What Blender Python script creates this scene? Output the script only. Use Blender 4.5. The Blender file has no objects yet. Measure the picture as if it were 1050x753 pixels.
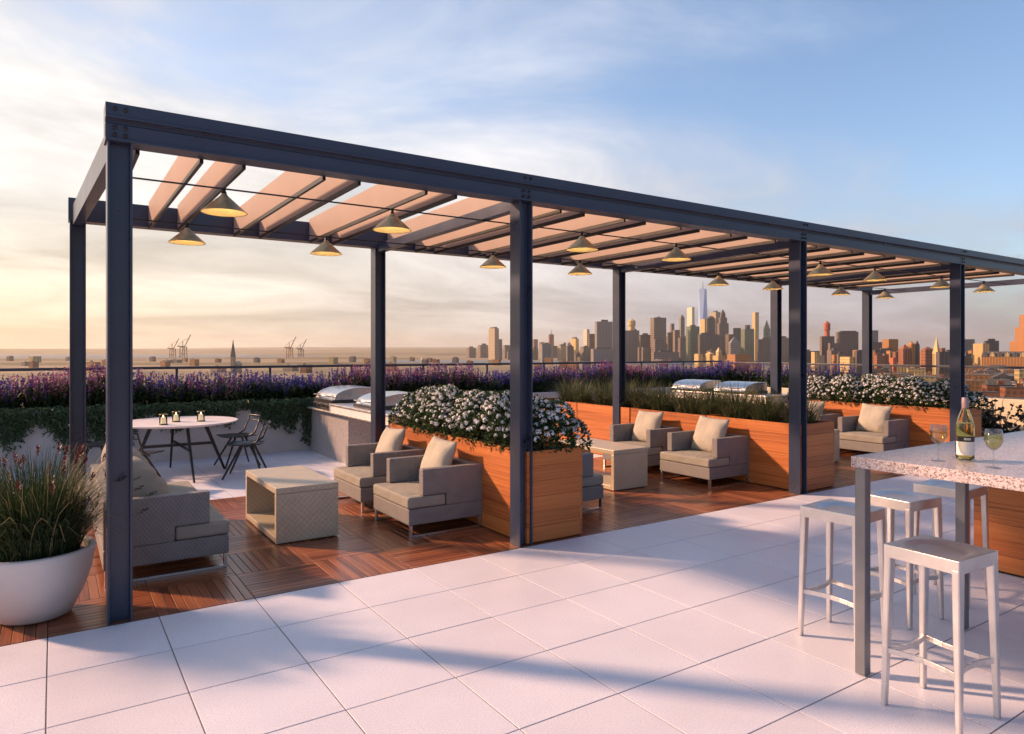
import bpy, bmesh, math, random
from math import sin, cos, pi, radians, sqrt, atan2
from mathutils import Vector, Matrix
random.seed(7)
SC = bpy.context.scene
COL = SC.collection
EYE = 1.72

# ------------------------------------------------------------------ materials
def new_mat(name):
    m = bpy.data.materials.new(name); m.use_nodes = True
    nt = m.node_tree; b = nt.nodes['Principled BSDF']
    return m, nt, b
def N(nt, t, **kw):
    n = nt.nodes.new(t)
    for k, v in kw.items(): setattr(n, k, v)
    return n
def setin(n, **kw):
    for k, v in kw.items(): n.inputs[k.replace('_', ' ')].default_value = v
def math_node(nt, op, a=None, b=None, c=None, clamp=False):
    n = N(nt, 'ShaderNodeMath', operation=op); n.use_clamp = clamp
    for i, v in enumerate((a, b, c)):
        if v is None: continue
        if isinstance(v, (int, float)): n.inputs[i].default_value = v
        else: nt.links.new(v, n.inputs[i])
    return n.outputs[0]
def mix_col(nt, fac, a, b, blend='MIX'):
    n = N(nt, 'ShaderNodeMix', data_type='RGBA', blend_type=blend)
    if isinstance(fac, (int, float)): n.inputs[0].default_value = fac
    else: nt.links.new(fac, n.inputs[0])
    for i, v in ((6, a), (7, b)):
        if isinstance(v, (tuple, list)): n.inputs[i].default_value = (*v[:3], 1)
        else: nt.links.new(v, n.inputs[i])
    return n.outputs[2]
def coords(nt, kind='Object', scale=(1, 1, 1)):
    tc = N(nt, 'ShaderNodeTexCoord'); mp = N(nt, 'ShaderNodeMapping')
    nt.links.new(tc.outputs[kind], mp.inputs[0]); mp.inputs['Scale'].default_value = scale
    return mp.outputs[0]
def noise(nt, vec, scale, detail=4, rough=.55):
    n = N(nt, 'ShaderNodeTexNoise'); nt.links.new(vec, n.inputs['Vector'])
    setin(n, Scale=scale, Detail=detail, Roughness=rough); return n.outputs['Fac']
def ramp(nt, fac, stops):
    r = N(nt, 'ShaderNodeValToRGB'); nt.links.new(fac, r.inputs[0])
    e = r.color_ramp.elements
    while len(e) < len(stops): e.new(.5)
    for el, (p, c) in zip(e, stops):
        el.position = p; el.color = (*c, 1) if len(c) == 3 else c
    return r.outputs[0]
def bump(nt, b, h, strength=.3, dist=.01):
    n = N(nt, 'ShaderNodeBump'); setin(n, Strength=strength, Distance=dist)
    nt.links.new(h, n.inputs['Height']); nt.links.new(n.outputs[0], b.inputs['Normal'])
def crease(m):
    nt = m.node_tree; b = nt.nodes['Principled BSDF']; v = coords(nt, 'Object'); bump(nt, b, math_node(nt, 'ADD', noise(nt, v, 5, 3, .5), math_node(nt, 'MULTIPLY', noise(nt, v, 260, 2), .08)), .55, .05)
def simple(name, c, rough=.5, metal=0., var=.15, scale=8, bmp=0., bscale=60, bdist=.004, spec=None):
    m, nt, b = new_mat(name)
    v = coords(nt); f = noise(nt, v, scale)
    c2 = tuple(x*(1-var) for x in c); c1 = tuple(min(1, x*(1+var)) for x in c)
    nt.links.new(ramp(nt, f, [(.3, c2), (.7, c1)]), b.inputs['Base Color'])
    rr = N(nt, 'ShaderNodeMapRange'); nt.links.new(f, rr.inputs[0])
    setin(rr, To_Min=max(0, rough-.08), To_Max=min(1, rough+.08)); nt.links.new(rr.outputs[0], b.inputs['Roughness'])
    b.inputs['Metallic'].default_value = metal
    if spec is not None: b.inputs['Specular IOR Level'].default_value = spec
    if bmp: bump(nt, b, noise(nt, v, bscale, 3), bmp, bdist)
    return m
def attr_shade(nt):
    a = N(nt, 'ShaderNodeAttribute'); a.attribute_name = 'shade'; return a.outputs['Fac']
def wood(name, dark, mid, light, scale, rough=.5, vary=.42):
    m, nt, b = new_mat(name)
    tc = N(nt, 'ShaderNodeTexCoord'); s = attr_shade(nt)
    cx = N(nt, 'ShaderNodeCombineXYZ')
    nt.links.new(math_node(nt, 'MULTIPLY', s, 37.), cx.inputs[0]); nt.links.new(math_node(nt, 'MULTIPLY', s, 11.), cx.inputs[2])
    ad = N(nt, 'ShaderNodeVectorMath', operation='ADD'); nt.links.new(tc.outputs['Object'], ad.inputs[0]); nt.links.new(cx.outputs[0], ad.inputs[1])
    mp = N(nt, 'ShaderNodeMapping'); nt.links.new(ad.outputs[0], mp.inputs[0]); mp.inputs['Scale'].default_value = scale
    f = noise(nt, mp.outputs[0], 1., 6, .62)
    f2 = math_node(nt, 'ADD', math_node(nt, 'MULTIPLY', f, .8), math_node(nt, 'MULTIPLY', math_node(nt, 'SUBTRACT', s, .5), vary), )
    f3 = math_node(nt, 'ADD', f2, .1)
    nt.links.new(ramp(nt, f3, [(.25, dark), (.5, mid), (.78, light)]), b.inputs['Base Color'])
    b.inputs['Roughness'].default_value = rough
    bump(nt, b, f, .15, .004)
    return m
M = {}
M['steel'] = simple('navy_steel_paint', (.037, .049, .087), .3, 0., .1, 3, .05, 90)
M['dark_steel'] = simple('black_steel', (.018, .018, .02), .4, .2, .2, 6)
def mk_brushed():
    m, nt, b = new_mat('brushed_aluminium'); v = coords(nt, 'Object', (70, 70, 4)); f = noise(nt, v, 1., 4, .6); f2 = noise(nt, coords(nt), 7, 4)
    nt.links.new(ramp(nt, f2, [(.3, (.64, .62, .61)), (.7, (.76, .74, .73))]), b.inputs['Base Color'])
    r = math_node(nt, 'ADD', math_node(nt, 'MULTIPLY_ADD', f, .3, .14), math_node(nt, 'MULTIPLY', f2, .16)); nt.links.new(r, b.inputs['Roughness'])
    b.inputs['Metallic'].default_value = .92; bump(nt, b, f, .1, .001); return m
M['alu'] = mk_brushed()
M['louver'] = simple('pale_louver_sheet', (.5, .38, .31), .5, 0., .06, 2)
def _translucent(m, k):
    nt = m.node_tree; b = nt.nodes['Principled BSDF']; t = N(nt, 'ShaderNodeBsdfTranslucent'); mx = N(nt, 'ShaderNodeMixShader'); mx.inputs[0].default_value = k
    t.inputs[0].default_value = (.78, .68, .64, 1); nt.links.new(b.outputs[0], mx.inputs[1]); nt.links.new(t.outputs[0], mx.inputs[2]); nt.links.new(mx.outputs[0], nt.nodes['Material Output'].inputs[0])
_translucent(M['louver'], .35)
M['cedar'] = wood('orange_cedar', (.2, .05, .014), (.47, .145, .036), (.6, .22, .06), (.8, .8, 62))
M['deck_a'] = wood('red_ipe_a', (.085, .026, .012), (.25, .08, .033), (.4, .16, .07), (1.4, 45, 45), .3, .3)
M['deck_b'] = wood('red_ipe_b', (.085, .026, .012), (.25, .08, .033), (.4, .16, .07), (45, 1.4, 45), .3, .3)
M['under'] = simple('dark_underlay', (.02, .014, .012), .9)
M['concrete'] = simple('pale_concrete', (.5, .47, .45), .85, 0., .12, 2.2, .25, 40)
M['cream_wall'] = simple('cream_stucco', (.66, .58, .44), .8, 0., .1, 3, .2, 60)
M['beige'] = simple('beige_canvas', (.41, .38, .325), .9, 0., .07, 5, .3, 220, .002)
M['taupe_cushion'] = simple('grey_beige_canvas', (.29, .27, .232), .9, 0., .08, 5, .3, 220, .002)
crease(M['beige']); crease(M['taupe_cushion'])
M['chrome'] = simple('satin_steel', (.62, .6, .58), .3, 1., .05, 20)
M['bar_steel'] = simple('dull_dark_steel', (.2, .21, .235), .4, .7, .08, 8)
M['bright_steel'] = simple('polished_stainless', (.55, .55, .57), .27, 1., .05, 5)
M['black_panel'] = simple('black_enamel', (.03, .03, .034), .35)
M['brass'] = simple('aged_brass', (.5, .36, .19), .42, .75, .22, 18, .1, 60)
M['brass_in'] = simple('bright_brass_lining', (.9, .72, .36), .4, .2, .08, 10)
M['pot'] = simple('white_glazed_concrete', (.62, .6, .6), .5, 0., .05, 4, .05, 90)
M['soil'] = simple('dark_soil', (.03, .02, .014), .95, 0., .5, 40, .6, 60, .01)
M['tabletop'] = simple('pale_stone_top', (.74, .68, .66), .45, 0., .05, 6)
M['wax'] = None
M['granite'] = None
M['rail'] = simple('grey_rail_steel', (.07, .075, .09), .4, .3, .1, 5)

def mk_weave():
    m, nt, b = new_mat('woven_resin')
    tc = N(nt, 'ShaderNodeTexCoord'); sp = N(nt, 'ShaderNodeSeparateXYZ'); nt.links.new(tc.outputs['Object'], sp.inputs[0])
    u = math_node(nt, 'ADD', sp.outputs[0], sp.outputs[1]); z = sp.outputs[2]
    k = 2*pi/.03
    zz = math_node(nt, 'SUBTRACT', sp.outputs[0], sp.outputs[1])
    w1 = math_node(nt, 'SINE', math_node(nt, 'MULTIPLY', u, k)); gn = N(nt, 'ShaderNodeNewGeometry'); sn = N(nt, 'ShaderNodeSeparateXYZ'); nt.links.new(gn.outputs['True Normal'], sn.inputs[0]); w2 = math_node(nt, 'SINE', math_node(nt, 'MULTIPLY', math_node(nt, 'MULTIPLY_ADD', zz, math_node(nt, 'GREATER_THAN', math_node(nt, 'ABSOLUTE', sn.outputs[2]), .7), z), k*.75))
    h = math_node(nt, 'MULTIPLY', w1, w2)
    f = noise(nt, tc.outputs['Object'], 9)
    base = ramp(nt, f, [(.3, (.2, .19, .193)), (.7, (.26, .245, .245))])
    dk = mix_col(nt, math_node(nt, 'MULTIPLY_ADD', h, .25, .25), base, (.11, .105, .108))
    nt.links.new(dk, b.inputs['Base Color']); b.inputs['Roughness'].default_value = .6
    bump(nt, b, h, .5, .004)
    return m
M['weave'] = mk_weave()
def mk_weave2():
    m, nt, b = new_mat('woven_resin_table')
    tc = N(nt, 'ShaderNodeTexCoord'); sp = N(nt, 'ShaderNodeSeparateXYZ'); nt.links.new(tc.outputs['Object'], sp.inputs[0])
    k = 2*pi/.055
    w1 = math_node(nt, 'SINE', math_node(nt, 'MULTIPLY', math_node(nt, 'ADD', sp.outputs[0], sp.outputs[1]), k))
    w2 = math_node(nt, 'SINE', math_node(nt, 'MULTIPLY', math_node(nt, 'ADD', sp.outputs[2], math_node(nt, 'MULTIPLY', sp.outputs[0], .0)), k))
    h = math_node(nt, 'MULTIPLY', w1, w2)
    f = noise(nt, tc.outputs['Object'], 6)
    base = ramp(nt, f, [(.3, (.46, .39, .28)), (.7, (.54, .46, .335))])
    nt.links.new(mix_col(nt, math_node(nt, 'MULTIPLY_ADD', h, .16, .16), base, (.26, .23, .19)), b.inputs['Base Color'])
    b.inputs['Roughness'].default_value = .34; b.inputs['Specular IOR Level'].default_value = .8; bump(nt, b, h, .4, .003)
    return m
M['weave_table'] = mk_weave2()
def mk_granite(name, cols, scale):
    m, nt, b = new_mat(name)
    v = coords(nt)
    vo = N(nt, 'ShaderNodeTexVoronoi'); nt.links.new(v, vo.inputs['Vector']); setin(vo, Scale=scale)
    sp = N(nt, 'ShaderNodeSeparateColor'); nt.links.new(vo.outputs['Color'], sp.inputs[0])
    c = ramp(nt, sp.outputs[0], cols)
    for n in nt.nodes:
        if n.bl_idname == 'ShaderNodeValToRGB': n.color_ramp.interpolation = 'CONSTANT'
    f = noise(nt, v, scale*1.7, 3)
    c = mix_col(nt, math_node(nt, 'MULTIPLY', f, .5), c, (.4, .36, .36))
    nt.links.new(c, b.inputs['Base Color']); b.inputs['Roughness'].default_value = .28
    return m
M['granite'] = mk_granite('speckled_granite', [(0, (.56, .49, .5)), (.3, (.4, .33, .34)), (.5, (.66, .59, .58)), (.7, (.1, .07, .07)), (.85, (.4, .26, .23))], 150)
M['aggregate'] = mk_granite('grey_aggregate', [(0, (.34, .31, .3)), (.35, (.4, .37, .36)), (.7, (.27, .245, .24)), (.88, (.46, .42, .4))], 55)
def mk_paving():
    m, nt, b = new_mat('pale_stone_slab')
    v = coords(nt); s = attr_shade(nt)
    f = noise(nt, v, 1.6, 5); g = noise(nt, v, 120, 5, .7)
    st = noise(nt, v, .35, 6, .65)
    c = ramp(nt, f, [(.3, (.685, .69, .785)), (.7, (.765, .77, .86))])
    c = mix_col(nt, math_node(nt, 'MULTIPLY', math_node(nt, 'SUBTRACT', s, .35), .5, None, True), c, (.6, .57, .6))
    c = mix_col(nt, ramp(nt, g, [(.46, (0, 0, 0)), (.62, (.55, .55, .55))]), c, (.47, .44, .48))
    c = mix_col(nt, ramp(nt, st, [(.5, (0, 0, 0)), (.75, (.35, .35, .35))]), c, (.55, .5, .52))
    nt.links.new(c, b.inputs['Base Color'])
    nt.links.new(ramp(nt, f, [(.3, (.34,)*3), (.7, (.52,)*3)]), b.inputs['Roughness'])
    bump(nt, b, g, .25, .003)
    return m
M['paving'] = mk_paving()
M['joint'] = simple('grey_joint', (.17, .16, .175), .9)
def leaf(name, c, var=.4, trans=.25, rough=.5):
    m, nt, b = new_mat(name)
    g = N(nt, 'ShaderNodeNewGeometry')
    c2 = tuple(x*(1-var) for x in c); c1 = tuple(min(1, x*(1+var)) for x in c)
    nt.links.new(ramp(nt, g.outputs['Random Per Island'], [(0, c2), (1, c1)]), b.inputs['Base Color'])
    b.inputs['Roughness'].default_value = rough; b.inputs['Specular IOR Level'].default_value = .3
    t = N(nt, 'ShaderNodeBsdfTranslucent'); t.inputs[0].default_value = (*[min(1, x*1.3) for x in c], 1)
    mx = N(nt, 'ShaderNodeMixShader'); mx.inputs[0].default_value = trans
    nt.links.new(b.outputs[0], mx.inputs[1]); nt.links.new(t.outputs[0], mx.inputs[2])
    nt.links.new(mx.outputs[0], nt.nodes['Material Output'].inputs[0])
    return m
M['leaf_dark'] = leaf('dark_green_leaf', (.024, .05, .018), .5)
M['leaf_mid'] = leaf('mid_green_leaf', (.05, .085, .03), .5)
M['leaf_vine'] = leaf('vine_leaf', (.07, .11, .06), .5)
M['grass_blade'] = leaf('olive_grass_blade', (.075, .1, .04), .5, .3)
M['grass_dark'] = leaf('dark_grass_blade', (.045, .06, .028), .55, .25)
M['grass_straw'] = leaf('straw_grass_blade', (.26, .22, .12), .3, .3)
M['seed_red'] = leaf('dark_red_seed_head', (.14, .028, .03), .4, .1)
M['seed_dark'] = leaf('dark_plume', (.035, .025, .025), .4, .1)
M['petal_white'] = leaf('white_petal', (.74, .75, .78), .12, .2)
M['petal_violet'] = leaf('violet_petal', (.13, .065, .25), .45, .25)
M['petal_blue'] = leaf('blue_petal', (.085, .085, .36), .4, .25)
M['petal_pink'] = leaf('mauve_pink_petal', (.36, .12, .24), .4, .25)
M['leaf_black'] = leaf('blackish_leaf', (.016, .018, .014), .4, .05)

def mk_glass(name, col, rough=0., ior=1.45):
    m, nt, b = new_mat(name)
    b.inputs['Base Color'].default_value = (*col, 1); b.inputs['Roughness'].default_value = rough
    b.inputs['Transmission Weight'].default_value = 1.; b.inputs['IOR'].default_value = ior
    return m
M['glass'] = mk_glass('clear_glass', (.97, .98, .97))
M['green_glass'] = mk_glass('pale_green_glass', (.93, .91, .6))
M['wine'] = mk_glass('white_wine', (.97, .87, .45), 0., 1.12)
def mk_pane():
    m, nt, b = new_mat('railing_glass')
    gl = N(nt, 'ShaderNodeBsdfGlossy'); gl.inputs['Roughness'].default_value = .02
    tr = N(nt, 'ShaderNodeBsdfTransparent'); tr.inputs[0].default_value = (.93, .95, .95, 1)
    fr = N(nt, 'ShaderNodeFresnel'); fr.inputs[0].default_value = 1.3
    mx = N(nt, 'ShaderNodeMixShader'); nt.links.new(fr.outputs[0], mx.inputs[0])
    nt.links.new(tr.outputs[0], mx.inputs[1]); nt.links.new(gl.outputs[0], mx.inputs[2])
    nt.links.new(mx.outputs[0], nt.nodes['Material Output'].inputs[0]); return m
M['pane'] = mk_pane()
def mk_clear(name, tint, k):
    m, nt, b = new_mat(name)
    gl = N(nt, 'ShaderNodeBsdfGlossy'); gl.inputs['Roughness'].default_value = .03
    tr = N(nt, 'ShaderNodeBsdfTransparent'); tr.inputs[0].default_value = (*tint, 1)
    lw = N(nt, 'ShaderNodeLayerWeight'); lw.inputs[0].default_value = .5
    mx = N(nt, 'ShaderNodeMixShader'); nt.links.new(math_node(nt, 'MULTIPLY_ADD', math_node(nt, 'POWER', lw.outputs['Facing'], 2.2), k, .07), mx.inputs[0])
    nt.links.new(tr.outputs[0], mx.inputs[1]); nt.links.new(gl.outputs[0], mx.inputs[2]); nt.links.new(mx.outputs[0], nt.nodes['Material Output'].inputs[0]); return m
M['goblet'] = mk_clear('thin_clear_glass', (.9, .93, .94), .75); M['glass_wine'] = mk_clear('pale_gold_wine', (.93, .86, .45), .5)
def mk_emit(name, col, st, base=(.8, .7, .5)):
    m, nt, b = new_mat(name); b.inputs['Base Color'].default_value = (*base, 1)
    b.inputs['Emission Color'].default_value = (*col, 1); b.inputs['Emission Strength'].default_value = st; return m
M['bulb'] = mk_emit('warm_bulb', (1, .72, .34), 45)
M['wax'] = mk_emit('candle_wax', (1, .66, .3), .3, (.85, .75, .55))
M['flame'] = mk_emit('candle_flame', (1, .7, .3), 7)
M['paper'] = simple('white_label_paper', (.78, .76, .74), .6, 0., .04)
M['ink'] = simple('black_label_ink', (.02, .02, .025), .5)
M['foil'] = simple('mauve_grey_foil', (.3, .22, .24), .4, .4)

def city_mat(name, c, win=(.05, .05, .06), zs=3.7, us=3.4, amt=.5, metal=0., rough=.6):
    m, nt, b = new_mat(name)
    tc = N(nt, 'ShaderNodeTexCoord'); sp = N(nt, 'ShaderNodeSeparateXYZ'); nt.links.new(tc.outputs['Object'], sp.inputs[0])
    gn = N(nt, 'ShaderNodeNewGeometry'); sn = N(nt, 'ShaderNodeSeparateXYZ'); nt.links.new(gn.outputs['Normal'], sn.inputs[0])
    u = math_node(nt, 'ADD', sp.outputs[0], sp.outputs[1])
    fz = math_node(nt, 'FRACT', math_node(nt, 'DIVIDE', sp.outputs[2], zs)); fu = math_node(nt, 'FRACT', math_node(nt, 'DIVIDE', u, us))
    w = math_node(nt, 'MULTIPLY', math_node(nt, 'GREATER_THAN', fz, .42), math_node(nt, 'GREATER_THAN', fu, .4))
    oi = N(nt, 'ShaderNodeObjectInfo'); vs = math_node(nt, 'GREATER_THAN', fu, .6); pick = math_node(nt, 'GREATER_THAN', math_node(nt, 'FRACT', math_node(nt, 'MULTIPLY', oi.outputs['Random'], 7.3)), .55)
    w = math_node(nt, 'ADD', math_node(nt, 'MULTIPLY', w, math_node(nt, 'SUBTRACT', 1., pick)), math_node(nt, 'MULTIPLY', vs, pick))
    w = math_node(nt, 'MULTIPLY', w, math_node(nt, 'LESS_THAN', math_node(nt, 'ABSOLUTE', sn.outputs[2]), .5))
    base = mix_col(nt, math_node(nt, 'MULTIPLY', oi.outputs['Random'], .35), c, tuple(x*.55 for x in c))
    f = noise(nt, tc.outputs['Object'], .03, 4)
    base = mix_col(nt, math_node(nt, 'MULTIPLY', f, .3), base, tuple(x*.7 for x in c))
    nt.links.new(mix_col(nt, math_node(nt, 'MULTIPLY', w, amt), base, win), b.inputs['Base Color'])
    nt.links.new(math_node(nt, 'MULTIPLY_ADD', w, -.35, rough), b.inputs['Roughness'])
    b.inputs['Metallic'].default_value = metal
    return m
CM = dict(
    brown=city_mat('brown_stone_facade', (.2, .15, .12)), tan=city_mat('tan_facade', (.42, .33, .22)),
    grey=city_mat('grey_facade', (.25, .225, .21)), gold=city_mat('yellow_stone_facade', (.58, .42, .18)),
    white=city_mat('white_stone_facade', (.68, .6, .46)), glass=city_mat('blue_glass_facade', (.36, .5, .8), (.25, .38, .66), 14, 40, .5, 0., .3),
    green=city_mat('green_glass_facade', (.17, .2, .13), (.06, .08, .06)), brick=city_mat('red_brick_facade', (.28, .105, .05), (.06, .04, .04)),
    orange=city_mat('orange_brick_facade', (.42, .19, .06), (.1, .06, .04)), dark=city_mat('dark_facade', (.11, .09, .085)),
    )
_far = dict(brown=(.2, .15, .12), tan=(.42, .33, .22), grey=(.25, .225, .21), gold=(.58, .42, .18), white=(.68, .6, .46), green=(.17, .2, .13), dark=(.12, .095, .085), brick=(.36, .13, .06), orange=(.5, .22, .07))
CMF = {k: city_mat('far_'+k+'_facade', c, tuple(x*.35 for x in c), 8., 6.5, .5) for k, c in _far.items()}
CMF['glass'] = CM['glass']
CM.update(
    roof=simple('tar_roof', (.09, .08, .08), .9), roofg=simple('grey_roof', (.26, .23, .22), .9), roofw=simple('pale_roof', (.55, .48, .42), .9),
    red=simple('red_painted_steel', (.4, .1, .05), .5), crane=simple('orange_crane_steel', (.22, .075, .025), .6), craneg=simple('grey_crane_steel', (.1, .08, .075), .6),
    copper=simple('slate_spire', (.12, .1, .09), .6), goldspire=simple('pale_stone_spire', (.6, .42, .17), .6))

# ------------------------------------------------------------------ mesh builder
class MB:
    def __init__(s): s.v = []; s.f = []; s.m = []; s.a = []
    def add(s, vs, fs, mi=0, sh=.5):
        o = len(s.v); s.v.extend([tuple(p) for p in vs])
        for f in fs: s.f.append([i+o for i in f]); s.m.append(mi); s.a.append(sh)
        return s
    def box(s, x0, x1, y0, y1, z0, z1, mi=0, sh=.5):
        v = [(x0, y0, z0), (x1, y0, z0), (x1, y1, z0), (x0, y1, z0), (x0, y0, z1), (x1, y0, z1), (x1, y1, z1), (x0, y1, z1)]
        return s.add(v, [(0, 3, 2, 1), (4, 5, 6, 7), (0, 1, 5, 4), (1, 2, 6, 5), (2, 3, 7, 6), (3, 0, 4, 7)], mi, sh)
    def hexa(s, bot, top, mi=0, sh=.5):
        v = list(bot)+list(top)
        return s.add(v, [(0, 3, 2, 1), (4, 5, 6, 7), (0, 1, 5, 4), (1, 2, 6, 5), (2, 3, 7, 6), (3, 0, 4, 7)], mi, sh)
    def bar(s, p, q, w, h=None, mi=0, w2=None, h2=None, up=(0, 0, 1)):
        p = Vector(p); q = Vector(q); h = h or w; w2 = w2 or w; h2 = h2 or h
        d = (q-p).normalized(); u = Vector(up)
        if abs(d.dot(u)) > .97: u = Vector((0, 1, 0))
        sx = d.cross(u).normalized(); sy = sx.cross(d).normalized()
        def ring(c, a, b): return [c-sx*a/2-sy*b/2, c+sx*a/2-sy*b/2, c+sx*a/2+sy*b/2, c-sx*a/2+sy*b/2]
        v = ring(p, w, h)+ring(q, w2, h2)
        return s.add(v, [(0, 1, 2, 3), (7, 6, 5, 4), (0, 4, 5, 1), (1, 5, 6, 2), (2, 6, 7, 3), (3, 7, 4, 0)], mi)
    def tube(s, pts, r, n=8, mi=0, cap=True):
        pts = [Vector(p) for p in pts]; rs = r if isinstance(r, (list, tuple)) else [r]*len(pts)
        vs = []; fs = []
        for i, p in enumerate(pts):
            d = (pts[min(i+1, len(pts)-1)]-pts[max(i-1, 0)]).normalized()
            u = Vector((0, 0, 1)) if abs(d.z) < .95 else Vector((1, 0, 0))
            a = d.cross(u).normalized(); b = a.cross(d).normalized()
            for k in range(n): t = 2*pi*k/n; vs.append(p+(a*cos(t)+b*sin(t))*rs[i])
        for i in range(len(pts)-1):
            for k in range(n): k2 = (k+1) % n; fs.append((i*n+k, i*n+k2, (i+1)*n+k2, (i+1)*n+k))
        if cap: fs.append(tuple(range(n))[::-1]); fs.append(tuple(range((len(pts)-1)*n, len(pts)*n)))
        return s.add(vs, fs, mi)
    def lathe(s, prof, n=40, c=(0, 0, 0), mi=0, cap0=False, cap1=False):
        vs = []; fs = []
        for r, z in prof:
            for k in range(n): t = 2*pi*k/n; vs.append((c[0]+r*cos(t), c[1]+r*sin(t), c[2]+z))
        for i in range(len(prof)-1):
            for k in range(n): k2 = (k+1) % n; fs.append((i*n+k, i*n+k2, (i+1)*n+k2, (i+1)*n+k))
        if cap0: fs.append(tuple(range(n))[::-1])
        if cap1: fs.append(tuple(range((len(prof)-1)*n, len(prof)*n)))
        return s.add(vs, fs, mi)
    def prism(s, poly, axis, a, b, mi=0):
        # poly: 2-D points; axis 'x' -> (y,z) extruded along x, 'y' -> (x,z), 'z' -> (x,y)
        def P(p, t): return {'x': (t, p[0], p[1]), 'y': (p[0], t, p[1]), 'z': (p[0], p[1], t)}[axis]
        n = len(poly); v = [P(p, a) for p in poly]+[P(p, b) for p in poly]
        f = [tuple(range(n))[::-1], tuple(range(n, 2*n))]+[(i, (i+1) % n, n+(i+1) % n, n+i) for i in range(n)]
        return s.add(v, f, mi)
    def quad(s, c, u, w, mi=0):
        c = Vector(c); return s.add([c-u-w, c+u-w, c+u+w, c-u+w], [(0, 1, 2, 3)], mi)
    def leafq(s, c, d, side, L, W, mi=0):
        c = Vector(c); return s.add([c, c+d*L*.45+side*W, c+d*L, c+d*L*.45-side*W], [(0, 1, 2, 3)], mi)
    def build(s, name, mats, parent=None, bevel=0., smooth=False, shade=False, seg=2, loc=None, fix=True, solid=0.):
        me = bpy.data.meshes.new(name); me.from_pydata([tuple(p) for p in s.v], [], s.f)
        mats = mats if isinstance(mats, (list, tuple)) else [mats]
        for m in mats: me.materials.append(m)
        if len(mats) > 1: me.polygons.foreach_set('material_index', s.m)
        if shade:
            at = me.attributes.new('shade', 'FLOAT', 'FACE'); at.data.foreach_set('value', s.a)
        if smooth: me.polygons.foreach_set('use_smooth', [True]*len(s.f))
        me.update()
        if fix and len(s.f) < 60000:
            bm = bmesh.new(); bm.from_mesh(me); bmesh.ops.recalc_face_normals(bm, faces=bm.faces); bm.to_mesh(me); bm.free()
        o = bpy.data.objects.new(name, me); COL.objects.link(o)
        if parent: o.parent = parent
        if loc: o.location = loc
        if solid:
            sm = o.modifiers.new('thick', 'SOLIDIFY'); sm.thickness = solid
        if bevel:
            b = o.modifiers.new('bevel', 'BEVEL'); b.width = bevel; b.segments = seg; b.limit_method = 'ANGLE'; b.angle_limit = radians(40)
        return o
def tag(o, label=None, cat=None, group=None, kind=None):
    if label: o['label'] = label
    if cat: o['category'] = cat
    if group: o['group'] = group
    if kind: o['kind'] = kind
    return o
def empty(name, loc=(0, 0, 0), rz=0., label=None, cat=None, group=None):
    o = bpy.data.objects.new(name, None); COL.objects.link(o); o.location = loc; o.rotation_euler = (0, 0, rz)
    o.empty_display_size = .1
    return tag(o, label, cat, group)
def copy_tree(o, parent=None):
    c = o.copy(); COL.objects.link(c)
    if parent: c.parent = parent
    for ch in list(o.children): copy_tree(ch, c)
    return c
def again(o, loc, rz=None, label=None, scale=None):
    c = copy_tree(o); c.location = loc
    if rz is not None: c.rotation_euler = (0, 0, rz)
    if scale: c.scale = (scale,)*3 if isinstance(scale, (int, float)) else scale
    if label: c['label'] = label
    return c
R = random.uniform

# ------------------------------------------------------------------ camera (horizontal, vertical shift)
AL = radians(56.5)
cam = bpy.data.cameras.new('camera'); co = bpy.data.objects.new('camera', cam); COL.objects.link(co)
co.location = (0, 0, EYE); co.rotation_euler = (pi/2, 0, AL-pi/2)
cam.sensor_width = 36; cam.lens = 36*710/1050; cam.shift_y = -16./1050; cam.clip_start = .05; cam.clip_end = 60000
SC.camera = co
FW = Vector((cos(AL), sin(AL), 0)); RT = Vector((sin(AL), -cos(AL), 0))
def far(px, D):      # ground position D metres ahead, in the direction of photo column px
    return (FW+RT*((px-525)/710.))*D
def zat(py, D): return EYE+(360.5-py)/710.*D

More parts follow.
